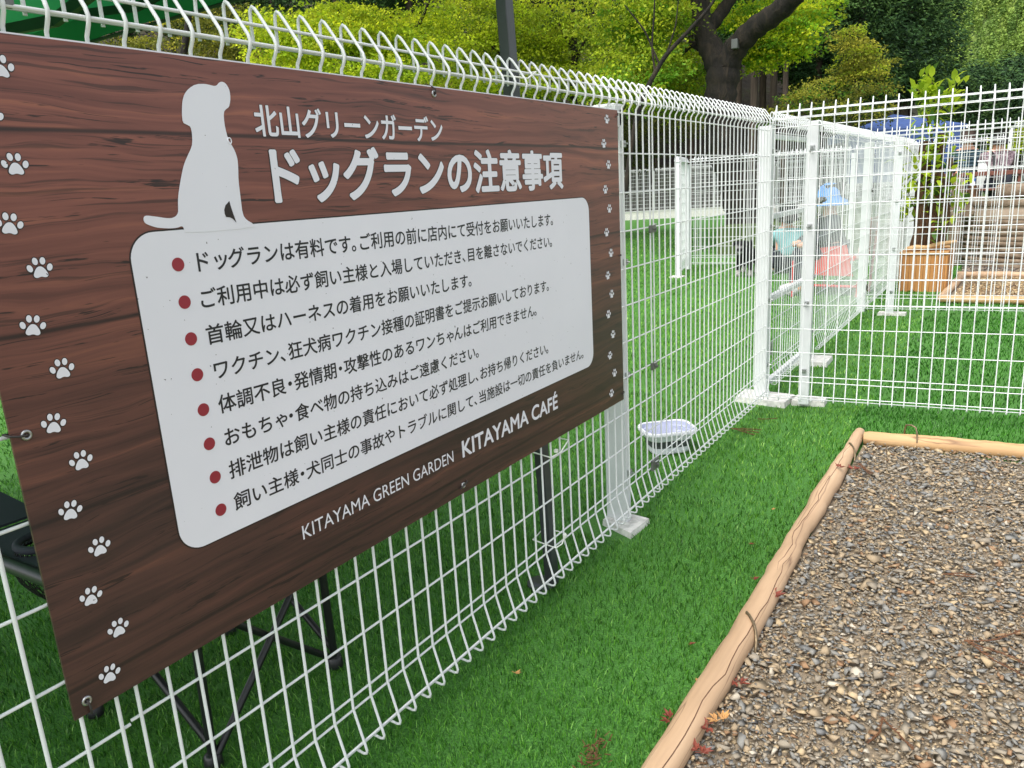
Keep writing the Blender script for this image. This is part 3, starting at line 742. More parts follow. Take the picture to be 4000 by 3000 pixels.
LINES = [("ドッグランは有料です。ご利用の前に店内にて受付をお願いいたします。", 0.303, 1.386, 0.5900, 0.6225),
         ("ご利用中は必ず飼い主様と入場していただき、目を離さないでください。", 0.299, 1.376, 0.5340, 0.5655),
         ("首輪又はハーネスの着用をお願いいたします。", 0.299, 1.002, 0.4770, 0.5085),
         ("ワクチン、狂犬病ワクチン接種の証明書をご提示お願いしております。", 0.303, 1.349, 0.4195, 0.4510),
         ("体調不良・発情期・攻撃性のあるワンちゃんはご利用できません。", 0.301, 1.280, 0.3640, 0.3955),
         ("おもちゃ・食べ物の持ち込みはご遠慮ください。", 0.303, 1.011, 0.3080, 0.3390),
         ("排泄物は飼い主様の責任において必ず処理し、お持ち帰りください。", 0.302, 1.331, 0.2520, 0.2835),
         ("飼い主様・犬同士の事故やトラブルに関して、当施設は一切の責任を負いません。", 0.302, 1.531, 0.1960, 0.2275)]
small = set("ッャュョゃゅょっャ")
def adv_of(c): return 0.5 if c in "、。・" else (0.86 if c in small else 1.0)
for i, (tx, u0, u1, v0, v1) in enumerate(LINES):
    fit_text("text_line", lay(tx, 0.014, [adv_of(c) for c in tx]), u0, u1, v0, v1, M_INK)
    q = np.linspace(0, 2 * PI, 33)[:-1]; cu, cv = 0.2705 + i * 0.0008, 0.606 - i * 0.0566
    flat([(cu + 0.0102 * math.cos(a), cv + 0.0102 * math.sin(a)) for a in q], 0.0009, "bullet_dot", M_RED)
def heading(tx, off, hal, u0, u1, v0, v1, name="heading_text", adv=None):
    adv = adv or [1.0 if ord(c) > 255 else 0.6 for c in tx]
    g = (u1 - u0) / sum(adv) * hal
    fit_text(name + "_outline", lay(tx, off + hal, adv), u0 - g, u1 + g, v0 - g, v1 + g, M_HALO, 0.0003)
    fit_text(name, lay(tx, off, adv), u0, u1, v0, v1, M_PWHITE, 0.0009)
heading("北山グリーンガーデン", 0.020, 0.018, 0.4455, 0.9370, 0.7930, 0.8440, "garden_name")
heading("ドッグランの注意事項", 0.030, 0.016, 0.4665, 1.4510, 0.6830, 0.7820, "heading", [0.92, 0.92, 1, 1, 1, 1, 1, 1, 1, 1])
def word(tx, off, u0, u1, v0, v1, name):
    cu = bpy.data.curves.new("w", 'FONT'); cu.body = tx; cu.size = 1; cu.resolution_u = 6
    ob = bpy.data.objects.new("w", cu); C.objects.link(ob); bpy.context.view_layer.update(); dg = bpy.context.evaluated_depsgraph_get()
    me = ob.evaluated_get(dg).to_mesh(); V = np.array([v.co[:] for v in me.vertices])[:, :2]; F = [list(p.vertices) for p in me.polygons]
    bpy.data.objects.remove(ob); bpy.data.curves.remove(cu)
    fit_text(name, fatten(V, F, off), u0, u1, v0, v1, M_PWHITE, 0.0006)
word("KITAYAMA GREEN GARDEN", 0.0, 0.4325, 0.886, 0.0885, 0.1155, "footer_text")
word("KITAYAMA CAFÉ", 0.022, 0.9205, 1.370, 0.0855, 0.1375, "footer_name_text")
# eyelets and the dark cords through them
def eyelet(u, v):
    m = MB(); m.tube([S(u + 0.0052 * math.cos(a), v + 0.0052 * math.sin(a), 0.0008) for a in np.linspace(0, 2 * PI, 15)[:-1]], 0.0022, 8, True); m.build("eyelet", M_STEEL, board, smooth=True)
M_CORD = plain("brown_black_cord", (0.035, 0.03, 0.028), 0.7, 0, 0.2)
for (u, v, pts) in [(0.020, 0.020, [(0, 0, -0.008), (0, 0, 0.003), (0.001, -0.010, 0.005), (0.002, -0.021, 0.002), (0.002, -0.023, -0.010), (0.001, -0.010, -0.014)]),
                    (0.018, 0.415, [(0, 0, -0.008), (0, 0, 0.003), (-0.010, 0.0015, 0.005), (-0.020, 0.004, 0.003), (-0.023, 0.006, -0.008), (-0.012, 0.003, -0.014)]),
                    (0.917, 0.890, [(0, 0, -0.006), (0.002, 0, 0.003), (0, 0.009, 0.005), (-0.006, 0.016, -0.004), (-0.016, 0.017, -0.012)]),
                    (1.786, 0.884, [(0, 0, -0.006), (0, 0, 0.003), (0.008, 0.004, 0.004), (0.018, 0.010, 0.0), (0.020, 0.012, -0.010)]),
                    (1.788, 0.022, [(0, 0, -0.006), (0, 0, 0.003), (0.007, 0.002, 0.004), (0.016, 0.004, 0.0), (0.018, 0.004, -0.010)]),
                    (1.790, 0.470, [(0, 0, -0.006), (0, 0, 0.003), (0.006, 0.001, 0.004), (0.014, 0.002, 0.0), (0.016, 0.002, -0.010)]),
                    (0.915, 0.020, [(0.014, 0.008, -0.004), (0.012, 0.006, 0.002), (0, 0.002, 0.005), (-0.012, -0.002, 0.003), (-0.012, -0.010, -0.006)])]:
    if u < 1.0: eyelet(u, v)
    m = MB(); m.tube([S(u + a, v + c_, d + 0.001) for a, c_, d in pts], 0.0016, 8); m.build("tie_cord", M_CORD, board, smooth=True)
# ------------------------------------------------------------------ green pop-up tent and its pole
b = NB("green_canopy_cloth"); f = b.noise(b.coords(), 2.0, 4)
gc = b.ramp(f, [(0.3, lin(30, 112, 62)), (0.7, lin(44, 134, 76))])
b.base(gc); b.rough(0.7)
tl = b.n("BsdfTranslucent"); b.l(gc, tl.inputs[0]); mx = b.n("MixShader"); mx.inputs[0].default_value = 0.5
b.l(b.p.outputs[0], mx.inputs[1]); b.l(tl.outputs[0], mx.inputs[2]); b.l(mx.outputs[0], b.out.inputs[0]); M_GREEN = b.m
M_GFRAME = plain("dark_green_black_frame", (0.012, 0.028, 0.020), 0.5, 0, 0.2)
tent = thing("canopy_tent", "green pop-up canopy tent seen from below over the left corner, on a dark grey leg", "tent", (-0.045, 1.24, 0))
TX0, TX1, TY0, TY1, TE, TPK = -3.05, -0.05, -1.76, 1.19, 1.90, 2.75
m = MB(); cx_, cy_ = (TX0 + TX1) / 2, (TY0 + TY1) / 2
V = [(TX0, TY0, TE), (TX1, TY0, TE), (TX1, TY1, TE), (TX0, TY1, TE), (cx_, cy_, TPK)]
m.add(V, [(0, 1, 4), (1, 2, 4), (2, 3, 4), (3, 0, 4)])
for i in range(4):
    a, c = np.array(V[i]), np.array(V[(i + 1) % 4]); n_ = 12; top = [a + (c - a) * k / n_ for k in range(n_ + 1)]
    bot = [p + np.array([0, 0, -0.085 - 0.008 * math.sin(k * 1.7)]) for k, p in enumerate(top)]
    m.add(top + bot, [(k, k + 1, n_ + 2 + k, n_ + 1 + k) for k in range(n_)])
m.build("canopy", M_GREEN, tent)
m = MB()
for i in range(4): a, c = np.array(V[i]), np.array(V[(i + 1) % 4]); m.tube([a + [0, 0, -0.09], c + [0, 0, -0.09]], 0.006, 6)
m.build("canopy_hem", M_GFRAME, tent)
def bars(name, segs, w_, h_, mat, parent):
    m = MB()
    for a, c in segs:
        a, c = np.array(a, float), np.array(c, float); d = (c - a); L = np.linalg.norm(d); d /= L
        s_ = np.cross(d, [0, 0, 1.0]); s_ /= np.linalg.norm(s_) + 1e-9; u2 = np.cross(s_, d)
        m.obox((a + c) / 2, d * L / 2, s_ * w_ / 2, u2 * h_ / 2)
    return m.build(name, mat, parent)
tr = []
for (x0, y0, x1, y1) in ((TX0, TY1 - .04, TX1, TY1 - .04), (TX0, TY0 + .04, TX1, TY0 + .04), (TX0 + .04, TY0, TX0 + .04, TY1), (TX1 - .04, TY0, TX1 - .04, TY1)):
    a, c = np.array([x0, y0, 0]), np.array([x1, y1, 0]); h = (a + c) / 2
    for p, q in ((a, h), (h, c)):
        tr += [(p + [0, 0, 1.86], q + [0, 0, 2.02]), (p + [0, 0, 2.02], q + [0, 0, 1.86])]
bars("truss_bar", tr, 0.012, 0.026, M_GFRAME, tent)
bars("roof_strut", [((cx_, cy_, 2.45), (x, y, 1.96)) for x in (TX0 + .1, TX1 - .1) for y in (TY0 + .1, TY1 - .1)] + [((cx_, cy_, 2.15), (cx_, cy_, 2.72))], 0.02, 0.02, M_GFRAME, tent)
bars("eave_brace", [((-2.6, 0.88, 1.85), (-1.62, 0.90, 1.795)), ((-1.62, 0.90, 1.795), (-1.25, 0.9, 1.86))], 0.02, 0.035, M_GFRAME, tent)
m = MB(); m.hexa([(-0.064, 1.228, 0.004), (-0.034, 1.228, 0.004), (-0.034, 1.262, 0.004), (-0.064, 1.262, 0.004), (-0.066, 1.120, 1.95), (-0.036, 1.120, 1.95), (-0.036, 1.154, 1.95), (-0.066, 1.154, 1.95)], 0.002)
m.build("leg", M_GREYPOLE, tent)
m = MB(); m.lathe([(0.045, 0), (0.045, 0.006), (0.02, 0.010)], (-0.075, 1.225, 0.006), 16); m.build("foot_plate", M_GREYPOLE, tent)
for x, y in ((TX0 + .02, TY1 - .02), (TX0 + .02, TY0 + .02), (TX1 - .02, TY0 + .02)):
    m = MB(); m.box((x - .016, y - .016, 0), (x + .016, y + .016, 1.95)); m.build("leg", M_GREYPOLE, tent)
def tie(label, z, pts, head):
    m = MB(); m.tube(pts, 0.0021, 6, True); m.box(np.array(head) - 0.004, np.array(head) + 0.005)
    o = m.build("cable_tie", M_TIE, None, loc=pts[0], smooth=True); props(o, label, "cable tie", "cable ties holding the pole to the fence")
def loop(y0, y1, x0, x1, z, tilt=0.01):
    return [(x0, y0, z), ((x0 + x1) / 2, y0 - 0.004, z - 0.003), (x1, y0, z - tilt), (x1 + .003, (y0 + y1) / 2, z - tilt), (x1, y1, z + tilt), ((x0 + x1) / 2, y1 + 0.004, z + tilt), (x0, y1, z + tilt), (x0 - .003, (y0 + y1) / 2, z)]
tie("milky cable tie around the grey pole above the notice board", 1.44, loop(1.105, 1.20, -0.068, 0.004, 1.452), (-0.04, 1.19, 1.462))
tie("milky cable tie around the grey pole just below the notice board", 0.46, loop(1.18, 1.285, -0.070, 0.006, 0.452), (0.006, 1.21, 0.452))
tie("milky cable tie around the grey pole near the turf", 0.15, loop(1.185, 1.245, -0.072, 0.006, 0.172), (0.010, 1.232, 0.180))

# ------------------------------------------------------------------ folding chair behind the board
chair = thing("camp_chair", "black folding camp chair with a mesh cup holder, behind the notice board", "chair", (-0.5, 0.4, 0))
f1, f2, f3, f4 = (-0.305, 0.225, 0.012), (-0.335, 0.615, 0.012), (-0.715, 0.190, 0.012), (-0.730, 0.585, 0.012)
def up(p, z, dx=0, dy=0): return (p[0] + dx, p[1] + dy, z)
legs = [(f1, up(f1, 0.61, .005, .012)), (f2, up(f2, 0.61, .0, -.012)), (f3, up(f3, 0.86, -.04, .01)), (f4, up(f4, 0.86, -.04, -.01))]
for a, c in legs:
    m = MB(); m.tube([a, c], 0.0105, 10); lg = m.build("leg", M_BLACKTUBE, chair, smooth=True)
    m = MB(); m.lathe([(0.016, 0), (0.021, 0.004), (0.019, 0.028), (0.013, 0.034)], (a[0], a[1], 0.003), 12); m.build("rubber_foot", M_BLACKTUBE, lg, smooth=True)
for a, c in ((f1, f2), (f3, f4), (f1, f3), (f2, f4)):
    a_, c_ = np.array(a), np.array(c); off = np.array([0.013, 0.013, 0])
    for p, q, o_ in ((a_, c_, off), (c_, a_, -off)):
        m = MB(); m.tube([p + o_ * .6 + [0, 0, 0.02], q + o_ * .6 + [0, 0, 0.385]], 0.0088, 8); m.build("cross_bar", M_BLACKTUBE, chair, smooth=True)
def sheet(fn, nu, nv, mat, name, parent, th=0.003):
    V = np.array([fn(i / (nu - 1), j / (nv - 1)) for j in range(nv) for i in range(nu)]); V2 = V + np.array([0, 0, -th]); k = nu * nv
    F = []
    for j in range(nv - 1):
        for i in range(nu - 1):
            a = j * nu + i; F.append((a, a + 1, a + nu + 1, a + nu)); F.append((k + a, k + a + nu, k + a + nu + 1, k + a + 1))
    for i in range(nu - 1): F.append((i, k + i, k + i + 1, i + 1)); a = (nv - 1) * nu + i; F.append((a, a + 1, k + a + 1, k + a))
    for j in range(nv - 1): a = j * nu; F.append((a, a + nu, k + a + nu, k + a)); a += nu - 1; F.append((a, k + a, k + a + nu, a + nu))
    return np_obj(name, np.concatenate([V, V2]), np.array(F), mat, parent, smooth=False)
sheet(lambda u, v: (-0.33 - 0.38 * u, 0.21 + 0.385 * v, 0.395 - 0.05 * math.sin(PI * u) * math.sin(PI * v)), 9, 9, M_NAVY, "seat", chair)
sheet(lambda u, v: (-0.742 - 0.04 * u, 0.20 + 0.375 * v, 0.44 + 0.42 * u), 5, 7, M_NAVY, "backrest", chair)
sheet(lambda u, v: (-0.32 - 0.41 * u, 0.575 + 0.055 * v, 0.615 + 0.02 * math.sin(PI * u)), 7, 3, M_NAVY, "armrest", chair)
# the near armrest with the cup holder: flat cloth strip with a round hole and a net bag under it
cc = np.array([-0.392, 0.034, 0.600]); hr_ = 0.047
def armz(x, y): return 0.600 - 0.010 * math.sin(max(0, min(1, (-x - .24) / .5)) * PI)
m = MB(); nA = 48; rings = []
for k, t in enumerate((0.0, .35, .7, 1.0)):
    ring = []
    for q in range(nA):
        a = q * 2 * PI / nA; ca, sa = math.cos(a), math.sin(a)
        inn = cc[:2] + hr_ * np.array([ca, sa])
        tx = (-0.245 - cc[0]) / ca if ca > 1e-6 else ((-0.56 - cc[0]) / ca if ca < -1e-6 else 9); ty = (0.104 - cc[1]) / sa if sa > 1e-6 else ((-0.036 - cc[1]) / sa if sa < -1e-6 else 9)
        out = cc[:2] + min(tx, ty) * np.array([ca, sa]); w_ = inn * (1 - t) + out * t; ring.append((w_[0], w_[1], armz(*w_)))
    rings.append(ring)
V = [p_ for r_ in rings for p_ in r_]; n0 = len(V); V += [(x, y, z - .004) for x, y, z in V]; F = []
for i in range(3):
    for q in range(nA):
        q2 = (q + 1) % nA; F += [(i * nA + q, (i + 1) * nA + q, (i + 1) * nA + q2, i * nA + q2), (n0 + i * nA + q, n0 + i * nA + q2, n0 + (i + 1) * nA + q2, n0 + (i + 1) * nA + q)]
m.add(V, F); m.hexa([(-.76, -.036, .612), (-.558, -.036, .594), (-.558, .104, .594), (-.76, .104, .612), (-.76, -.036, .616), (-.558, -.036, .599), (-.558, .104, .599), (-.76, .104, .616)])
arm = m.build("armrest", M_NAVY, chair)
m = MB(); m.tube([cc + [hr_ * math.cos(a), hr_ * math.sin(a), .003] for a in np.linspace(0, 2 * PI, 33)[:-1]], 0.0075, 8, True); hr = m.build("cup_holder_ring", M_NAVY, arm, smooth=True)
m = MB(); m.tube([(-.235, -.036, .590), (-.40, -.037, .585), (-.56, -.036, .588), (-.76, -.036, .606)], 0.013, 10); m.build("arm_tube", M_BLACKTUBE, arm, smooth=True)
m = MB(); net = NB("black_net"); net.base(lin(9, 10, 12)); net.rough(0.7); M_NET = net.m
def bag(a, t):
    rr = hr_ * (1.0 + .30 * math.sin(PI * t)) * (1 - .35 * t ** 3); return cc + np.array([rr * math.cos(a), rr * math.sin(a), -.105 * t + .006 * math.sin(3 * a)])
for k in range(30):
    a = k * 2 * PI / 30
    for s_ in (1, -1): m.tube([bag(a + s_ * .9 * t, t) for t in np.linspace(0, 1, 9)], 0.00095, 4, cap=False)
    for s_ in (1, -1): m.tube([cc + (bag(a + s_ * .9, 1) - cc) * [q, q, 1] + [0, 0, -.012 * (1 - q)] for q in (1, .6, .2)], 0.00095, 4, cap=False)
m.build("mesh_pocket", M_NET, arm)
m = MB(); m.box((-0.012, -0.055, 0.50), (-0.009, -0.020, 0.535)); o = m.build("paper_tag", M_PWHITE, None, loc=(-0.01, -0.04, 0.5)); props(o, "small white tag behind the mesh under the lower left corner of the board", "tag")

# ------------------------------------------------------------------ collapsible bowl
bowl = thing("dog_bowl", "white and grey collapsible dog bowl standing on the turf behind the fence", "bowl", (-0.19, 2.53, 0))
M_BOWL = plain("white_lilac_plastic", (0.72, 0.72, 0.78), 0.35, 0, 0.03)
M_BAND = plain("dark_grey_silicone", (0.055, 0.062, 0.065), 0.6, 0, 0.1)
def sq(r, rr, z, cx, cy, rot, n=7):
    out = []
    for i, (x, y) in enumerate(rrect(-r, -r * 0.8, r, r * 0.8, rr, n)):
        out.append((cx + x * math.cos(rot) - y * math.sin(rot), cy + x * math.sin(rot) + y * math.cos(rot), z))
    return out
def loft(rings, name, mat, parent, caps=(False, False)):
    m = MB(); n = len(rings[0]); V = [p for r in rings for p in r]; F = []
    for i in range(len(rings) - 1):
        for q in range(n): F.append((i * n + q, i * n + (q + 1) % n, (i + 1) * n + (q + 1) % n, (i + 1) * n + q))
    if caps[0]: F.append(tuple(range(n - 1, -1, -1)))
    if caps[1]: F.append(tuple((len(rings) - 1) * n + q for q in range(n)))
    m.add(V, F); return m.build(name, mat, parent, smooth=True)
bc = (-0.195, 2.535, 0.75)
R_ = lambda r, z, rr=None: sq(r, (rr or 0.45) * r, z, *bc)
loft([R_(.080, .006), R_(.084, .008), R_(.086, .036), R_(.086, .038)], "base", M_BOWL, bowl, (True, False))
loft([R_(.088, .036), R_(.091, .040), R_(.0885, .048), R_(.094, .056), R_(.092, .064), R_(.099, .072)], "folding_band", M_BAND, bowl)
loft([R_(.100, .070), R_(.104, .074), R_(.107, .092), R_(.118, .094), R_(.121, .098), R_(.121, .110), R_(.118, .114), R_(.112, .114), R_(.109, .110)], "rim", M_BOWL, bowl)
M_BOWLIN = plain("pale_lilac_inside", lin(176, 180, 204), 0.4, 0, 0.05)
loft([R_(.109, .110), R_(.106, .092), R_(.099, .088), R_(.097, .070), R_(.091, .066), R_(.089, .050), R_(.083, .046), R_(.080, .020), R_(.05, .016)], "inside", M_BOWLIN, bowl, (False, True))

# ------------------------------------------------------------------ fallen leaves and twigs
M_RLEAF = plain("dry_red_leaf", lin(120, 56, 40), 0.7, 0, 0.25, 60)
M_TLEAF = plain("dry_tan_leaf", lin(186, 140, 84), 0.7, 0, 0.2, 60)
M_TWIG = plain("dry_cedar_twig", lin(96, 62, 36), 0.8, 0, 0.3, 80)
def maple_leaf(x, y, z, s, rot, mat, label, curl=0.35, pair=True):
    th = MB(); r = np.random.default_rng(int(abs(x * 7919 + y * 104729) * 10))
    for k in range(2 if pair else 1):
        rot2 = rot + k * 1.7; ox, oy = (k * 0.5 * s * math.cos(rot + 2), k * 0.5 * s * math.sin(rot + 2))
        for a, L in ((-1.9, .55), (-1.0, .85), (0, 1.0), (1.0, .85), (1.9, .55)):
            d = rot2 + a * 0.62; L *= s * r.uniform(.8, 1.1); wv = 0.16 * s
            c0 = np.array([x + ox, y + oy, z]); dv = np.array([math.cos(d), math.sin(d), 0]); sv = np.array([-dv[1], dv[0], 0]); lift = r.uniform(0.1, curl + .2) * s
            P = [c0, c0 + dv * L * .45 + sv * wv + [0, 0, lift * .5], c0 + dv * L + [0, 0, lift * r.uniform(.4, 1.2)], c0 + dv * L * .45 - sv * wv + [0, 0, lift * .5], c0 + dv * L * .45 + [0, 0, lift * .15]]
            th.add(P, [(0, 4, 1), (1, 4, 2), (2, 4, 3), (3, 4, 0)])
        th.tube([np.array([x + ox, y + oy, z]), np.array([x + ox - s * .6 * math.cos(rot2), y + oy - s * .6 * math.sin(rot2), z + s * .3])], 0.0008, 4)
    o = th.build("dry_leaf", mat, None, loc=(x, y, z)); props(o, label, "leaf", "fallen dry leaves around the log"); return o
for a in [(0.576, 1.405, .045, .030, 0.4, M_RLEAF, "red curled maple leaf caught halfway along the left log, on its gravel side"),
          (0.590, 1.000, .030, .024, 4.6, M_RLEAF, "orange red leaf against the log just past the near iron staple"),
          (0.500, 0.822, .022, .024, 2.6, M_RLEAF, "red brown leaf on the turf left of the near end of the log"),
          (0.584, 0.815, .040, .026, 3.3, M_RLEAF, "dark red leaf clinging to the log beside the tan leaf"),
          (0.604, 0.735, .034, .028, 1.0, M_RLEAF, "red leaves on the gravel at the bottom edge of the picture by the log"),
          (0.552, 2.430, .070, .022, 0.2, M_RLEAF, "red leaf lying on top of the log toward its far end"),
          (0.592, 2.540, .030, .030, 1.2, M_RLEAF, "red leaf cluster in the gravel by the far end of the log"),
          (0.610, 0.850, .038, .028, 1.9, M_TLEAF, "tan dry leaf leaning on the stones near the log"),
          (0.440, 1.115, .018, .015, 1.2, M_RLEAF, "small brown leaf on the turf left of the log middle"),
          (0.510, 0.975, .018, .018, 1.7, M_TLEAF, "small yellow leaf on the turf touching the log near the staple"),
          (0.485, 1.520, .018, .018, 0.3, M_RLEAF, "small brown leaf on the turf halfway along the log"),
          (0.410, 1.745, .016, .014, 0.9, M_RLEAF, "tiny brown leaf on the open turf between fence and log"),
          (0.400, 2.05, .016, .012, 0.9, M_TLEAF, "tiny tan leaf on the turf nearer the far end of the log"),
          (0.105, 0.800, .016, .016, 0.5, M_TLEAF, "single tan leaf scrap on the turf beside the foot of the fence")]:
    maple_leaf(*a, pair=a[3] > .02)
def twig(x, y, z, L, rot, label, n=3, grp="dry cedar twigs"):
    m = MB(); r = np.random.default_rng(int((x + 5) * 1000))
    for k in range(n):
        a = rot + r.uniform(-.5, .5); p = np.array([x, y, z]); P = [p]
        for _ in range(6): a += r.uniform(-.25, .25); p = p + np.array([math.cos(a), math.sin(a), r.uniform(-.03, .05)]) * L / 6; P.append(p)
        m.tube(P, 0.0016, 5)
        for i in range(len(P) - 1):
            for q in range(4):
                c = P[i] + (P[i + 1] - P[i]) * q / 4; t = a + r.choice([-1, 1]) * r.uniform(.5, 1.1)
                m.tube([c, c + np.array([math.cos(t), math.sin(t), r.uniform(0, .4)]) * L * .07], [0.0014, 0.0005], 4)
    o = m.build("cedar_twig", M_TWIG, None, loc=(x, y, z)); props(o, label, "twig", grp)
twig(-0.02, 2.90, .018, .14, 0.1, "curved brown cedar twig on the turf at the fence foot before the corner post")
twig(0.05, 3.10, .018, .10, 0.2, "thin straight brown twig on the turf in front of the concrete pads", 1)
twig(1.03, 1.42, .035, .16, -0.3, "brown cedar twig on the gravel at the right edge of the picture")
twig(0.96, 1.76, .035, .08, 0.5, "short brown twig in the middle of the gravel", 2)
twig(0.90, 1.02, .035, .10, -1.1, "thin brown twig on the gravel near the bottom edge", 2)
twig(0.59, 2.60, .035, .12, -1.2, "brown twig in the gravel corner where the two logs meet", 2)
m = MB(); r = np.random.default_rng(3)
for k in range(60):
    a = r.uniform(0, 2 * PI); p = np.array([0.402 + r.normal(0, .012), 0.640 + r.normal(0, .03), 0.014]); m.tube([p, p + np.array([math.cos(a) * .014, math.sin(a) * .014, r.uniform(0, .012)])], 0.0012, 4)
o = m.build("moss_tuft", M_TWIG, None, loc=(0.40, 0.64, 0)); props(o, "small brown patch of dead plant bits in the turf at the bottom edge", "plant bits")
# ------------------------------------------------------------------ people and the dog (bodies grown from a skeleton)
def skin(name, joints, edges, mats, parent=None, loc=None, root=None, lvl=2, paint=None):
    names = list(joints); idx = {k: i for i, k in enumerate(names)}
    org = wloc(parent) if parent is not None else np.array(loc if loc is not None else (0, 0, 0), float)
    me = bpy.data.meshes.new(name); me.from_pydata([tuple(np.array(joints[k][:3]) - org) for k in names], [(idx[a], idx[c]) for a, c in edges], [])
    ob = bpy.data.objects.new(name + "_tmp", me); C.objects.link(ob)
    ob.modifiers.new("skin", 'SKIN'); sv = me.skin_vertices[0].data
    for k in names:
        r = joints[k][3]; sv[idx[k]].radius = (r, r) if np.isscalar(r) else r
    sv[idx[root or names[0]]].use_root = True
    s_ = ob.modifiers.new("sub", 'SUBSURF'); s_.levels = lvl; s_.render_levels = lvl
    bpy.context.view_layer.update(); dg = bpy.context.evaluated_depsgraph_get()
    m2 = bpy.data.meshes.new_from_object(ob.evaluated_get(dg)); m2.name = name
    bpy.data.objects.remove(ob); bpy.data.meshes.remove(me)
    m2.materials.clear()
    if paint:
        V = np.array([v.co[:] for v in m2.vertices]) + org
        a = m2.attributes.new('Col', 'FLOAT_COLOR', 'POINT'); c4 = np.ones((len(V), 4), np.float32); c4[:, :3] = paint(V); a.data.foreach_set('color', c4.ravel())
    return link_mesh(name, m2, mats, parent, loc, True)
M_SKIN = plain("skin", lin(214, 160, 132), 0.55, 0, 0.06, 8)
M_HAIR = plain("black_hair", lin(26, 23, 22), 0.55, 0, 0.3, 80)
M_HAIRB = plain("brown_hair", lin(62, 44, 36), 0.55, 0, 0.3, 80)
M_DENIM = fabric("dark_trousers", lin(32, 36, 48)); M_SHOE = plain("grey_white_shoe", lin(196, 196, 196), 0.6, 0, 0.2)
def puffer(name, c1, c2, sc_):
    b = NB(name); v = b.coords(); sep = b.n("SeparateXYZ"); b.l(v, sep.inputs[0])
    wv = b.math('ABSOLUTE', b.math('SINE', b.math('MULTIPLY', b.math('ADD', sep.outputs['Z'], b.math('MULTIPLY', b.noise(v, 5, 2), 0.03)), sc_)))
    b.base(b.ramp(b.noise(v, 9, 4), [(0.3, c1), (0.7, c2)])); b.rough(0.5); b.bump(wv, 1.0, 0.02); return b.m
M_TEALPUFF = puffer("teal_quilted_jacket", lin(18, 44, 56), lin(32, 68, 80), 62)  # teal darkened: shade over the bench is put into the cloth colour
b = NB("mottled_mauve_jacket"); v = b.coords(); f = b.noise(v, 22, 5, 0.7)
b.base(b.ramp(f, [(0.35, lin(58, 42, 50)), (0.5, lin(108, 90, 98)), (0.64, lin(168, 152, 154))])); b.rough(0.85); M_MAUVE = b.m
M_AQUA = fabric("pale_aqua_jacket", lin(120, 164, 166)); M_BLUEHAT = fabric("blue_hat_cloth", lin(84, 140, 204)); M_NAVYCAP = fabric("navy_cap_cloth", lin(34, 38, 58))

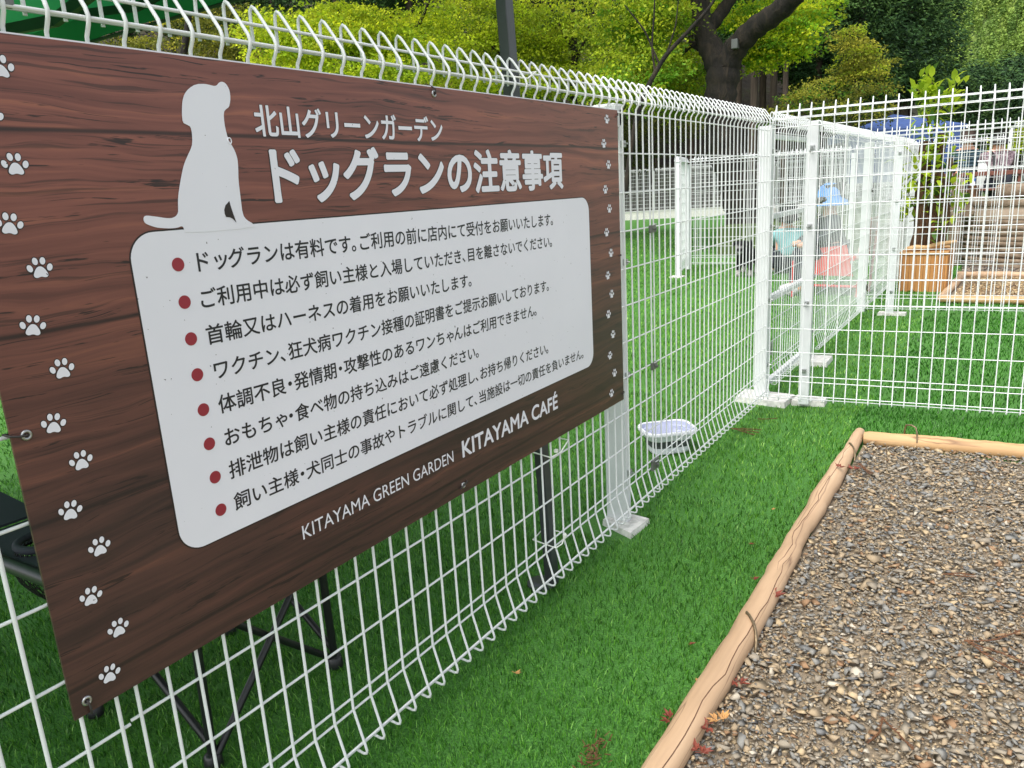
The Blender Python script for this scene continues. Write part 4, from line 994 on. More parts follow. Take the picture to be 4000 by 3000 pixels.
def figure(name, label, base, yaw, seat=True, hz=0.44, th_dir=None, trunk=0.47, lean=0.05, scale=1.0, shin=0.44, skin_m=None):
    "seated or crouching person facing yaw (angle from +X); returns thing and a local->world function"
    t = thing(name, label, "person", base)
    f = np.array([math.cos(yaw), math.sin(yaw), 0]); l = np.array([-f[1], f[0], 0]); B = np.array(base, float)
    W = lambda a, c, z: B + (f * a + l * c + np.array([0, 0, z])) * scale
    return t, W
def build_person(t, W, hz, trunk, lean, foot_f, knee_z, jacket, hair, head_turn=0.0, arms=((.22, -.20), (.22, -.20)), sw=0.185, foot_z=0.05, legs_m=None, knee_f=0.40):
    J = {}
    put = lambda k, a, c, z, r: J.__setitem__(k, tuple(W(a, c, z)) + (r,))
    put('pelvis', 0, 0, hz, 0.125); put('waist', lean * .4, 0, hz + trunk * .38, 0.115); put('chest', lean * .8, 0, hz + trunk * .78, 0.135)
    put('neck', lean, 0, hz + trunk + .06, 0.052); put('jaw', lean + .025, 0, hz + trunk + .125, 0.070); put('skull', lean + .012, 0, hz + trunk + .205, 0.088); put('crown', lean + .005, 0, hz + trunk + .265, 0.055)
    ht = head_turn; put('nose', lean + .125 * math.cos(ht), .125 * math.sin(ht), hz + trunk + .165, 0.014)
    E_ = [('pelvis', 'waist'), ('waist', 'chest'), ('chest', 'neck'), ('neck', 'jaw'), ('jaw', 'skull'), ('skull', 'crown'), ('jaw', 'nose')]
    for s_, (af, az) in zip((1, -1), arms):
        n_ = 'l' if s_ > 0 else 'r'
        put('sh' + n_, lean * .8, s_ * sw, hz + trunk * .90, 0.060); put('el' + n_, lean + af * .45, s_ * (sw + .05), hz + trunk * .45, 0.046)
        put('wr' + n_, lean + af * 1.2, s_ * .10, hz + trunk * .45 + az * .3, 0.032); put('ha' + n_, lean + af * 1.2 + .07, s_ * .085, hz + trunk * .45 + az * .3 - .01, 0.034)
        put('hip' + n_, .03, s_ * .095, hz, 0.095); put('kn' + n_, knee_f, s_ * .12, knee_z, 0.066); put('an' + n_, foot_f, s_ * .11, foot_z + .04, 0.042); put('to' + n_, foot_f + .15, s_ * .12, foot_z, 0.036)
        E_ += [('chest', 'sh' + n_), ('sh' + n_, 'el' + n_), ('el' + n_, 'wr' + n_), ('wr' + n_, 'ha' + n_), ('pelvis', 'hip' + n_), ('hip' + n_, 'kn' + n_), ('kn' + n_, 'an' + n_), ('an' + n_, 'to' + n_)]
    skin("body", J, E_, M_SKIN, t, root='pelvis')
    g = lambda k, d: J[k][:3] + (J[k][3] + d,)
    Jj = {k: g(k, .022) for k in ('pelvis', 'waist', 'chest')}
    c = np.array(J['neck'][:3]) * .55 + np.array(J['chest'][:3]) * .45; Jj['collar'] = tuple(c) + (.075,)
    Ej = [('pelvis', 'waist'), ('waist', 'chest'), ('chest', 'collar')]
    for n_ in 'lr':
        for k in ('sh', 'el', 'wr'): Jj[k + n_] = g(k + n_, .018)
        Ej += [('chest', 'sh' + n_), ('sh' + n_, 'el' + n_), ('el' + n_, 'wr' + n_)]
    skin("jacket", Jj, Ej, jacket, t, root='pelvis')
    Jt = {'pelvis': g('pelvis', .012)}; Et = []
    for n_ in 'lr':
        for k in ('hip', 'kn', 'an'): Jt[k + n_] = g(k + n_, .014)
        Et += [('pelvis', 'hip' + n_), ('hip' + n_, 'kn' + n_), ('kn' + n_, 'an' + n_)]
    skin("trousers", Jt, Et, legs_m or M_DENIM, t, root='pelvis')
    for n_ in 'lr':
        skin("shoe", {'a': J['an' + n_][:3] + (.046,), 't': J['to' + n_][:3] + (.046,)}, [('a', 't')], M_SHOE, t, root='a')
    if hair is not None:
        hm, long_ = hair; Jh = {}
        P = lambda a, c_, z: tuple(W(lean + a, c_, hz + trunk + z))
        Jh['a'] = P(-.025, 0, .30) + (.075,); Jh['b'] = P(-.035, 0, .215) + (.101,); Jh['c'] = P(-.045, 0, .13) + (.085,); Jh['d'] = P(-.05, 0, .13 - long_) + (.05,)
        skin("hair", Jh, [('a', 'b'), ('b', 'c'), ('c', 'd')], hm, t, root='b')
    m = MB()
    for s_ in (-1, 1):
        a = ht; q = W(lean + .094 * math.cos(a) - s_ * .034 * math.sin(a), .094 * math.sin(a) + s_ * .034 * math.cos(a), hz + trunk + .195)
        m.lathe([(0.001, -.008), (.008, -.004), (.009, .002), (.001, .008)], q, 8)
    m.build("eyes", M_HAIR, t)
    return J
TER = 0.45
# two people on the bench, backs to us
t, W = figure("person", "person in a teal quilted jacket on the bench, back turned", (0.285, 13.1, TER), PI / 2 + 0.12)
build_person(t, W, 0.47, 0.46, 0.03, 0.45, 0.47, M_TEALPUFF, (M_HAIRB, 0.02), head_turn=1.0)
t, W = figure("person", "person in a navy cap and mottled mauve jacket on the bench", (0.690, 13.1, TER), PI / 2 + 0.35)
J = build_person(t, W, 0.44, 0.44, 0.04, 0.45, 0.46, M_MAUVE, (M_HAIR, 0.03), head_turn=0.9)
m = MB(); hc = W(0.04, 0, 0.44 + 0.44 + 0.235); m.lathe([(0.112, -0.055), (0.115, 0.0), (0.104, 0.045), (0.072, 0.078), (0.02, 0.094)], hc, 20)
bd = np.array([-0.96, 0.26, 0]); sd_ = np.array([-bd[1], bd[0], 0])
m.hexa([hc + bd * .09 - sd_ * .075 + [0, 0, -.05], hc + bd * .20 - sd_ * .045 + [0, 0, -.066], hc + bd * .20 + sd_ * .045 + [0, 0, -.066], hc + bd * .09 + sd_ * .075 + [0, 0, -.05],
        hc + bd * .09 - sd_ * .075 + [0, 0, -.040], hc + bd * .20 - sd_ * .045 + [0, 0, -.058], hc + bd * .20 + sd_ * .045 + [0, 0, -.058], hc + bd * .09 + sd_ * .075 + [0, 0, -.040]])
m.build("cap", M_NAVYCAP, t, smooth=True)
m = MB(); m.tube([W(-.13, .10, .50), W(-.165, .10, .68), W(-.12, .10, .84), W(.0, .10, .90)], 0.016, 8); m.build("bag_strap", M_BLACKTUBE, t)
# bench with a brown rail
M_REDW = plain("red_brown_wood", lin(104, 58, 44), 0.6, 0, 0.25, 30)
bench = thing("bench", "wooden bench with a red brown back rail under the two people", "bench", (0.5, 12.95, TER))
for nm, lo, hi in (("back_rail", (0.02, 12.88, 1.015), (1.02, 12.91, 1.075)), ("seat", (0.02, 12.95, 0.80), (1.02, 13.30, 0.835))):
    m = MB(); m.box(lo, hi, 0.006); m.build(nm, M_REDW, bench)
for x in (0.06, 0.98):
    m = MB(); m.box((x - .025, 12.912, TER), (x + .025, 12.948, 1.06), 0.004); m.build("leg", M_REDW, bench)
    m = MB(); m.box((x - .025, 13.24, TER), (x + .025, 13.28, 0.80), 0.004); m.build("leg", M_REDW, bench)
m = MB(); m.hexa([(0.44, 13.0, 0.836), (0.57, 13.0, 0.836), (0.57, 13.16, 0.836), (0.44, 13.16, 0.836), (0.445, 13.0, 1.21), (0.565, 13.0, 1.21), (0.565, 13.16, 1.21), (0.445, 13.16, 1.21)], 0.015)
m.box((0.435, 12.985, 1.211), (0.60, 13.17, 1.235), 0.008)
o = m.build("white_box", M_WHITE, None, loc=(0.5, 13.08, 0.836)); props(o, "white lidded box standing on the bench between the two people", "box")
for z in (0,):
    m = MB(); m.box((-3, 11.6, 0.02), (6, 24, TER)); struct(m.build("terrace", M_EARTH))

# crouching person by the dog, and the seated one in the blue hat
t, W = figure("person", "person with black hair and pale aqua jacket crouching beside the dog", (-1.335, 9.3, 0), math.radians(120))
build_person(t, W, 0.16, 0.36, 0.06, 0.10, 0.36, M_AQUA, (M_HAIR, 0.05), sw=0.14, foot_z=0.02, knee_f=0.24, arms=((.26, -.1), (.26, -.1)))
t, W = figure("person", "person in a big blue sun hat sitting in the red chair", (-0.50, 7.72, 0), math.radians(-150))
J = build_person(t, W, 0.40, 0.36, 0.06, 0.36, 0.42, M_NAVY, (M_HAIR, 0.02), sw=0.15, foot_z=0.03, knee_f=0.33, head_turn=0.3)
hc = W(0.065, 0, 0.40 + 0.36 + 0.225); m = MB(); m.lathe([(0.185, -0.115), (0.165, -0.07), (0.118, -0.035), (0.112, 0.02), (0.095, 0.065), (0.05, 0.095), (0.005, 0.10)], hc, 24); m.build("sun_hat", M_BLUEHAT, t, smooth=True)
M_REDC = fabric("red_chair_cloth", lin(206, 74, 66)); M_REDT = plain("red_tube", lin(196, 44, 38), 0.4, 0, 0.1)
rc = thing("folding_chair", "red folding chair with red tube legs under the person in the blue hat", "chair", (-0.42, 7.5, 0))
m = MB(); m.hexa([(-0.66, 7.50, 0.345), (-0.26, 7.42, 0.345), (-0.22, 7.78, 0.345), (-0.62, 7.86, 0.345), (-0.66, 7.50, 0.372), (-0.26, 7.42, 0.372), (-0.22, 7.78, 0.372), (-0.62, 7.86, 0.372)], 0.006); m.build("seat", M_REDC, rc)
m = MB(); m.hexa([(-0.66, 7.485, 0.20), (-0.26, 7.405, 0.20), (-0.26, 7.412, 0.20), (-0.66, 7.492, 0.20), (-0.66, 7.485, 0.46), (-0.33, 7.419, 0.50), (-0.33, 7.426, 0.50), (-0.66, 7.492, 0.46)]); m.build("side_panel", M_REDC, rc)
m = MB(); m.hexa([(-0.24, 7.40, 0.37), (-0.215, 7.40, 0.37), (-0.175, 7.79, 0.37), (-0.20, 7.79, 0.37), (-0.18, 7.40, 0.74), (-0.155, 7.40, 0.74), (-0.115, 7.79, 0.74), (-0.14, 7.79, 0.74)], 0.006); m.build("backrest", plain("pink_grey_cloth", lin(206, 180, 178), 0.8), rc)
for a, c in (((-0.66, 7.47, 0.0), (-0.62, 7.50, 0.345)), ((-0.22, 7.40, 0.0), (-0.165, 7.41, 0.74)), ((-0.17, 7.80, 0.0), (-0.12, 7.80, 0.74)), ((-0.62, 7.88, 0.0), (-0.60, 7.85, 0.345))):
    m = MB(); m.tube([a, c], 0.013, 8); m.build("leg", M_REDT, rc, smooth=True)
m = MB(); m.tube([(-0.66, 7.46, 0.10), (-0.22, 7.395, 0.10)], 0.014, 8); m.build("cross_bar", M_REDT, rc, smooth=True)
m = MB(); m.tube([(-0.80, 7.3, 0), (-0.80, 7.3, 0.36)], 0.012, 8); o = m.build("marker_post", M_REDT, None, loc=(-0.80, 7.3, 0)); props(o, "thin bright red stake standing on the turf just inside the gate", "stake")

# the dog
def dogpaint(V):
    c = np.tile(np.array(lin(22, 22, 24)[:3]), (len(V), 1)); g = np.array(lin(168, 164, 158)[:3])
    c[V[:, 2] < 0.085] = g
    mz = (V[:, 1] < 8.66) & (V[:, 2] > 0.25) & (V[:, 2] < 0.335); c[mz] = np.array(lin(150, 148, 146)[:3])
    br = (V[:, 1] < 8.70) & (V[:, 2] > 0.375) & (V[:, 2] < 0.40); c[br] = np.array(lin(120, 118, 116)[:3])
    ch = (V[:, 1] < 8.80) & (V[:, 2] > 0.10) & (V[:, 2] < 0.17) & (abs(V[:, 0] + 1.735) < .04); c[ch] = np.array(lin(110, 108, 104)[:3])
    return c
dog = thing("dog", "black dog with a grey muzzle and pale paws standing in the run", "dog", (-1.75, 9.0, 0))
dx = -1.745
J = {'hips': (dx - .05, 9.26, .285, .085), 'loin': (dx - .04, 9.12, .275, .075), 'chest': (dx, 8.93, .265, .098), 'neck': (dx, 8.80, .335, .070), 'head': (dx, 8.74, .375, .078), 'brow': (dx, 8.685, .365, .062), 'muz': (dx, 8.625, .325, .042), 'nose': (dx, 8.59, .320, .028), 'tail': (dx - .06, 9.35, .33, .022), 'tail2': (dx - .07, 9.38, .42, .014)}
E_ = [('hips', 'loin'), ('loin', 'chest'), ('chest', 'neck'), ('neck', 'head'), ('head', 'brow'), ('brow', 'muz'), ('muz', 'nose'), ('hips', 'tail'), ('tail', 'tail2')]
for s_, n_ in ((1, 'l'), (-1, 'r')):
    J['sh' + n_] = (dx + s_ * .065, 8.90, .20, .045); J['wr' + n_] = (dx + s_ * .072, 8.885, .10, .030); J['pw' + n_] = (dx + s_ * .074, 8.87, .03, .032); J['pt' + n_] = (dx + s_ * .075, 8.83, .024, .028)
    J['st' + n_] = (dx - .05 + s_ * .075, 9.22, .215, .052); J['hk' + n_] = (dx - .05 + s_ * .080, 9.31, .11, .028); J['hp' + n_] = (dx - .05 + s_ * .080, 9.285, .03, .030); J['ht' + n_] = (dx - .05 + s_ * .08, 9.24, .024, .028)
    J['er' + n_] = (dx + s_ * .070, 8.735, .43, .026); J['et' + n_] = (dx + s_ * .098, 8.715, .395, .020)
    E_ += [('chest', 'sh' + n_), ('sh' + n_, 'wr' + n_), ('wr' + n_, 'pw' + n_), ('pw' + n_, 'pt' + n_), ('hips', 'st' + n_), ('st' + n_, 'hk' + n_), ('hk' + n_, 'hp' + n_), ('hp' + n_, 'ht' + n_), ('head', 'er' + n_), ('er' + n_, 'et' + n_)]
skin("body", J, E_, attr_mat("dog_coat", 0.8, 0, 0.2, (90, 0.9, 0.02)), dog, root='chest', paint=dogpaint)
m = MB()
for s_ in (-1, 1): m.lathe([(0.001, -.008), (.009, 0), (.001, .008)], (dx + s_ * .028, 8.628, .362), 8)
m.lathe([(0.001, -.012), (.015, 0), (.001, .012)], (dx, 8.565, .322), 8); m.build("eyes_and_nose", M_BLACKTUBE, dog, smooth=True)

# ------------------------------------------------------------------ planter with its climbing plant
M_PLANK = None
b = NB("orange_planter_boards"); tc = b.n("TexCoord"); sp = b.n("SeparateXYZ"); b.l(tc.outputs['Object'], sp.inputs[0])
pid = b.math('FLOOR', b.math('MULTIPLY', b.math('ADD', sp.outputs[0], sp.outputs[1]), 16.0)); wn = b.n("TexWhiteNoise", noise_dimensions='1D'); b.l(pid, wn.inputs['W'])
gr = b.noise(b.coords((40, 40, 3)), 1.0, 5, 0.6, 0.4)
c = b.ramp(gr, [(0.3, lin(160, 108, 58)), (0.55, lin(180, 128, 72)), (0.8, lin(200, 150, 92))])
c = b.mix(b.math('MULTIPLY', wn.outputs['Value'], 0.45), c, lin(142, 88, 44))
gap = b.ramp(b.math('ABSOLUTE', b.math('SUBTRACT', b.math('FRACT', b.math('MULTIPLY', b.math('ADD', sp.outputs[0], sp.outputs[1]), 16.0)), 0.5)), [(0.44, (0, 0, 0, 1)), (0.48, (1, 1, 1, 1))])
b.base(b.mix(b.math('MULTIPLY', gap, 0.55), c, lin(60, 36, 18))); b.rough(0.55); M_PLANK = b.m
pl = thing("planter_box", "square orange wooden planter box made of upright boards, behind the second cross fence", "planter", (0.29, 8.0, 0))
m = MB(); m.hexa([(0.088, 7.868, 0), (0.497, 7.875, 0), (0.528, 8.14, 0), (0.10, 8.15, 0), (0.082, 7.868, 0.385), (0.495, 7.875, 0.385), (0.535, 8.15, 0.40), (0.09, 8.15, 0.39)]); m.build("box", M_PLANK, pl)
m = MB(); m.obox((0.29, 7.866, 0.375), (0.21, 0.004, 0), (0, 0.006, 0), (0, 0, 0.012)); m.obox((0.505, 7.99, 0.19), (0.006, 0, 0), (0, 0.006, 0), (0, 0, 0.19)); m.build("trim", M_LOG2, pl)
for a, c_, r_, lab in (((0.13, 7.93, 0.405), (0.30, 7.90, 0.425), 0.026, "short thick yellow stick lying on the planter rim"), ((0.28, 7.90, 0.42), (0.545, 8.02, 0.47), 0.020, "long pale driftwood stick lying across the planter"), ((0.32, 7.96, 0.41), (0.50, 7.99, 0.425), 0.014, "thin pale stick beside the long driftwood on the planter")):
    m = MB(); a, c_ = np.array(a), np.array(c_); m.tube([a, (a + c_) / 2 + [0, 0, .01], c_], [r_, r_ * 1.1, r_ * .8], 10); o = m.build("driftwood_stick", M_LOG2, None, loc=tuple(a), smooth=True); props(o, lab, "stick")
def barkmat(name, c1, c2, c3, sz=(14, 14, 2.5)):
    b = NB(name); v = b.coords(sz); f = b.noise(v, 1.0, 6, 0.65, 1.0); b.base(b.ramp(f, [(0.3, c1), (0.5, c2), (0.75, c3)])); b.rough(0.95); b.bump(f, 1.0, 0.05); return b.m
M_BARKB = barkmat("brown_fibrous_bark", lin(48, 32, 22), lin(96, 66, 42), lin(140, 100, 62), (40, 40, 3))
pt = thing("climbing_plant", "leafy plant with bright green oval leaves climbing brown trunks in the planter", "plant", (0.28, 8.05, 0.35))
for x, y, z1, r_ in ((0.225, 8.05, 1.42, 0.068), (0.345, 8.07, 1.48, 0.062), (0.43, 8.09, 1.25, 0.035)):
    m = MB(); P = [(x + 0.012 * math.sin(k * 1.3 + x * 20), y + 0.01 * math.cos(k * 1.7), 0.34 + (z1 - 0.34) * k / 10) for k in range(11)]; m.tube(P, [r_ * (1.1 - 0.04 * k + 0.08 * math.sin(k * 2.3)) for k in range(11)], 14); m.build("trunk", M_BARKB, pt, smooth=True)
M_LEAF = attr_mat("leaf", 0.55, 0.42, 0.35)
def oval_leaves(P, D, L, W_, cols, droop=0.3):
    "oval pointed leaves: base P, direction D, length L, width W_"
    n = len(P); up_ = np.tile([0, 0, 1.0], (n, 1)); s_ = np.cross(D, up_); s_ /= np.linalg.norm(s_, axis=1)[:, None] + 1e-9
    nn = np.cross(s_, D); Vs = []
    for a, wv, h in ((0, 0.0, 0), (.3, -.8, .10), (.3, .8, .10), (.7, -.75, .05), (.7, .75, .05), (1.0, 0, -droop), (.3, 0, 0), (.7, 0, -.06)):
        Vs.append(P + D * (L * a)[:, None] + s_ * (W_ * wv)[:, None] + nn * (L * h)[:, None] * 0.6)
    V = np.stack(Vs, 1).reshape(-1, 3); o = np.arange(n)[:, None] * 8
    F = np.concatenate([o + f for f in ([0, 6, 1], [0, 2, 6], [1, 6, 3], [6, 7, 3], [6, 2, 7], [2, 4, 7], [3, 7, 5], [7, 4, 5])]).reshape(-1, 3)
    return V, F, np.repeat(cols, 8, 0)
r = np.random.default_rng(21); Pn, Dn = [], []
for cx, cy, cz, sx, sz, n in ((0.20, 8.0, 1.85, .10, .16, 80), (0.40, 8.03, 1.78, .08, .14, 60), (0.27, 8.0, 1.55, .16, .18, 60), (0.12, 7.97, 1.05, .10, .20, 60), (0.28, 7.96, 1.0, .12, .22, 50), (0.08, 7.97, 0.80, .07, .12, 26), (0.45, 8.0, 0.95, .10, .16, 34), (0.30, 7.98, 1.30, .14, .15, 34), (0.42, 8.0, 0.65, .09, .10, 16), (0.56, 8.0, 0.84, .04, .05, 4)):
    Pn.append(np.stack([r.normal(cx, sx * .6, n), r.normal(cy, .07, n), r.normal(cz, sz * .6, n)], 1)); d = r.normal(0, 1, (n, 3)) + np.array([0, -.5, .25]) + (np.array([0, -.2, 1.2]) if cz > 1.7 else 0); Dn.append(d / np.linalg.norm(d, axis=1)[:, None])
Pn, Dn = np.concatenate(Pn), np.concatenate(Dn); n = len(Pn)
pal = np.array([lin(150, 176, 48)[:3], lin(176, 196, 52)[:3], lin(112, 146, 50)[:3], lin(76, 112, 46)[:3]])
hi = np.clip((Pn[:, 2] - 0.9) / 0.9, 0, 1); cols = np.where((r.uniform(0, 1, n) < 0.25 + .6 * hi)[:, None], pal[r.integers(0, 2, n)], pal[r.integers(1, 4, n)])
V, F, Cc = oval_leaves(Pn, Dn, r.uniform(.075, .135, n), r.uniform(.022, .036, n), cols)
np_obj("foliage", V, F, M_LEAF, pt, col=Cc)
m = MB()
for a in ((0.13, 7.98, 1.9, .5), (0.20, 8.0, 2.06, .3), (0.40, 8.03, 1.9, .4), (0.09, 7.97, 1.0, .6), (0.45, 8.0, 0.9, .5)): m.tube([(0.28, 8.04, a[2] - a[3]), ((a[0] + .28) / 2, a[1], a[2] - a[3] * .4), a[:3]], [0.008, 0.006, 0.003], 6)
m.build("stem", M_BARKB, pt, smooth=True)

# ------------------------------------------------------------------ the log pattern wall and what stands on it
b = NB("weathered_log_concrete"); v = b.coords(); f = b.noise(v, 9, 6, 0.65); g = b.noise(b.coords((2, 2, 30)), 1, 4)
c = b.ramp(f, [(0.25, lin(84, 72, 60)), (0.5, lin(128, 112, 94)), (0.8, lin(166, 150, 130))]); b.base(b.mix(b.math('MULTIPLY', g, 0.45), c, lin(104, 84, 66))); b.rough(0.95); b.bump(f, 0.7, 0.03); M_LOGC = b.m
wall = thing("retaining_wall", "weathered curved wall moulded like stacked logs with a pale smooth band on top", "wall", (1.0, 10.0, 0))
AX = [(0.50, 11.4), (0.46, 10.75), (0.49, 10.35), (0.66, 10.10), (0.95, 9.93), (1.35, 9.76), (2.2, 9.52), (3.6, 9.3)]
def offs(pts, d):
    P = np.array(pts, float); T = np.gradient(P, axis=0); T /= np.linalg.norm(T, axis=1)[:, None]; return P + np.stack([-T[:, 1], T[:, 0]], 1) * -d
def resample(P, k=40):
    P = np.array(P); s_ = np.concatenate([[0], np.cumsum(np.linalg.norm(np.diff(P, axis=0), axis=1))]); q = np.linspace(0, s_[-1], k); return np.stack([np.interp(q, s_, P[:, i]) for i in range(P.shape[1])], 1)
AXr = resample(AX, 46); rr_ = np.random.default_rng(5)
m = MB()
for k in range(9):
    z = 0.025 + k * 0.062; wob = np.convolve(rr_.normal(0, .006, 60), np.ones(5) / 5, 'same')[:46]
    m.tube([(p[0], p[1], z + wob[i]) for i, p in enumerate(AXr)], [0.036 + wob[(i * 7) % 46] * .6 for i in range(46)], 10)
m.build("log_courses", M_LOGC, wall, smooth=True)
def sweep(prof, name, mat):
    m = MB(); ring = len(prof); V = []; T = np.gradient(AXr, axis=0); T /= np.linalg.norm(T, axis=1)[:, None]; Nn = np.stack([T[:, 1], -T[:, 0]], 1)
    for p, nn in zip(AXr, Nn):
        for q, z in prof: V.append((p[0] + nn[0] * -q, p[1] + nn[1] * -q, z))
    F = [(i * ring + k, i * ring + (k + 1) % ring, (i + 1) * ring + (k + 1) % ring, (i + 1) * ring + k) for i in range(len(AXr) - 1) for k in range(ring)]
    F += [tuple(range(ring)), tuple((len(AXr) - 1) * ring + k for k in range(ring))]
    return m.add(V, F).build(name, mat, wall, smooth=True)
M_BAND = plain("pale_plaster_band", lin(170, 152, 134), 0.9, 0, 0.12, 5, 0.3)
for q_ in (1,):
    sweep([(-0.03, 0.555), (-0.045, 0.62), (-0.035, 0.70), (0.20, 0.70), (0.20, 0.02), (0.05, 0.02), (0.05, 0.555)], "smooth_band", M_BAND)
    sweep([(-0.06, 0.705), (-0.075, 0.74), (-0.06, 0.775), (0.16, 0.775), (0.18, 0.74), (0.16, 0.705)], "cap_lip", M_LOGC)
m = MB(); m.tube([(0.80, 10.15, 0.862), (1.5, 9.9, 0.862), (3.2, 9.5, 0.86)], [0.080, 0.084, 0.084], 18); m.build("top_log", M_LOGC, wall, smooth=True)
m = MB(); m.tube([(0.395, 10.2, 0.0), (0.395, 10.2, 0.96), (0.395, 10.2, 1.02), (0.395, 10.2, 1.045)], [0.068, 0.066, 0.050, 0.015], 18); m.build("upright_log", M_LOGC, wall, smooth=True)
m = MB(); m.tube([(0.515, 10.13, 0.650), (0.53, 10.6, 0.66)], 0.070, 18); m.build("cross_log", M_LOGC, wall, smooth=True)
m = MB(); m.box((0.40, 11.97, TER), (0.52, 12.1, 0.90)); o = m.build("stump_table", M_BARKB, None, loc=(0.46, 12.03, TER)); props(o, "dark stump table behind the log pattern wall under the blue carton", "table")
m = MB(); m.box((0.415, 11.98, 0.901), (0.475, 12.04, 0.955), 0.004).mat(1).box((0.4152, 11.9802, 0.956), (0.4748, 12.0398, 1.0), 0.004)
o = m.build("drink_carton", [M_PWHITE, plain("blue_print", lin(40, 96, 178), 0.4)], None, loc=(0.445, 12.01, 0.901)); props(o, "small blue and white carton standing behind the wall below the teal jacket", "carton")

# ------------------------------------------------------------------ blue canopy tent in the distance
M_BLUE = fabric("blue_tent_cloth", lin(54, 78, 130), 0.7)
bt = thing("canopy_tent", "blue pop-up canopy tent showing above the white fence, far behind the gate", "tent", (-1.9, 22, 0))
c0 = dirpt(3490, 446, 22.5); ex, ey = np.array([0.93, 0.36, 0]), np.array([-0.36, 0.93, 0]); hw = 1.3
cor = [c0 + ex * a * hw + ey * c * hw for a, c in ((-1, -1), (1, -1), (1, 1), (-1, 1))]
m = MB(); V = [(*p[:2], 2.12) for p in cor] + [(c0[0], c0[1], c0[2])] + [(*p[:2], 1.92) for p in cor]
m.add(V, [(0, 1, 4), (1, 2, 4), (2, 3, 4), (3, 0, 4)] + [(i, (i + 1) % 4, 5 + (i + 1) % 4, 5 + i) for i in range(4)]); m.build("canopy", M_BLUE, bt)
m = MB(); m.add([(*cor[0][:2], 1.93), (*cor[1][:2], 1.93), (*cor[1][:2], 0.9), (*cor[0][:2], 0.9)], [(0, 1, 2, 3)]); m.add([(*(cor[0][:2] - ey[:2] * .004), 1.93), (*(cor[1][:2] - ey[:2] * .004), 1.93), (*(cor[1][:2] - ey[:2] * .004), 0.9), (*(cor[0][:2] - ey[:2] * .004), 0.9)], [(3, 2, 1, 0)]); m.build("side_wall", M_BLUE, bt)
for p in cor:
    m = MB(); m.box((p[0] - .02, p[1] - .02, 0), (p[0] + .02, p[1] + .02, 2.1)); m.build("leg", M_POST, bt)
# ------------------------------------------------------------------ hillside, forest and far hill
b = NB("forest_floor"); v = b.coords(); f = b.noise(v, 0.9, 6, 0.65); g = b.noise(v, 0.16, 3)
c = b.ramp(f, [(0.3, lin(30, 26, 20)), (0.5, lin(58, 50, 34)), (0.62, lin(66, 70, 34)), (0.8, lin(110, 112, 48))])
b.base(b.mix(b.math('MULTIPLY', g, 0.6), c, lin(40, 36, 28))); b.rough(1.0); b.bump(f, 1.0, 0.4); M_FLOOR = b.m
def polar(name, pxs, Ds, zf, mat):
    V = np.array([[(*dirpt(px, 700, D)[:2], zf(px, D)) for px in pxs] for D in Ds]); ny, nx = V.shape[:2]; i = np.arange(nx * ny).reshape(ny, nx)
    F = np.stack([i[:-1, :-1], i[:-1, 1:], i[1:, 1:], i[1:, :-1]], -1).reshape(-1, 4)
    return np_obj(name, V.reshape(-1, 3), F, mat, smooth=True)
_r = np.random.default_rng(8); _nz = _r.normal(0, 1, (40, 40))
def bank(px, D):
    return bank0(px, D) * min(1.0, max(0.0, (3620 - px) / 260))
def bank0(px, D):
    s0 = 34
    return max(0, (D - s0)) * (0.60 if px < 2700 else 0.5) + (0.5 * math.sin(px * .006 + D * .5) + .3 * math.sin(px * .017 - D)) * min(1, max(0, (D - s0) / 6)) * 1.0 - (0.1 if D < s0 else 0)
struct(polar("hillside", np.linspace(-2600, 3700, 60), [22, 24, 26, 28, 30, 33, 36, 40, 46, 54, 66, 85, 110], bank, M_FLOOR))
def hillz(px, D): return max(0, (D - 300)) * (0.56 + 0.03 * math.sin(px * .003)) + 5 * math.sin(px * .004 + D * .012) * min(1, max(0, D - 300) / 60) - 1
b = NB("far_hill_soil"); f = b.noise(b.coords(), 0.12, 6); b.base(b.ramp(f, [(0.3, lin(60, 80, 36)), (0.7, lin(104, 124, 52))])); b.rough(1.0); M_HILL = b.m
struct(polar("far_hill", np.linspace(3100, 6600, 40), np.linspace(290, 900, 26), hillz, M_HILL))

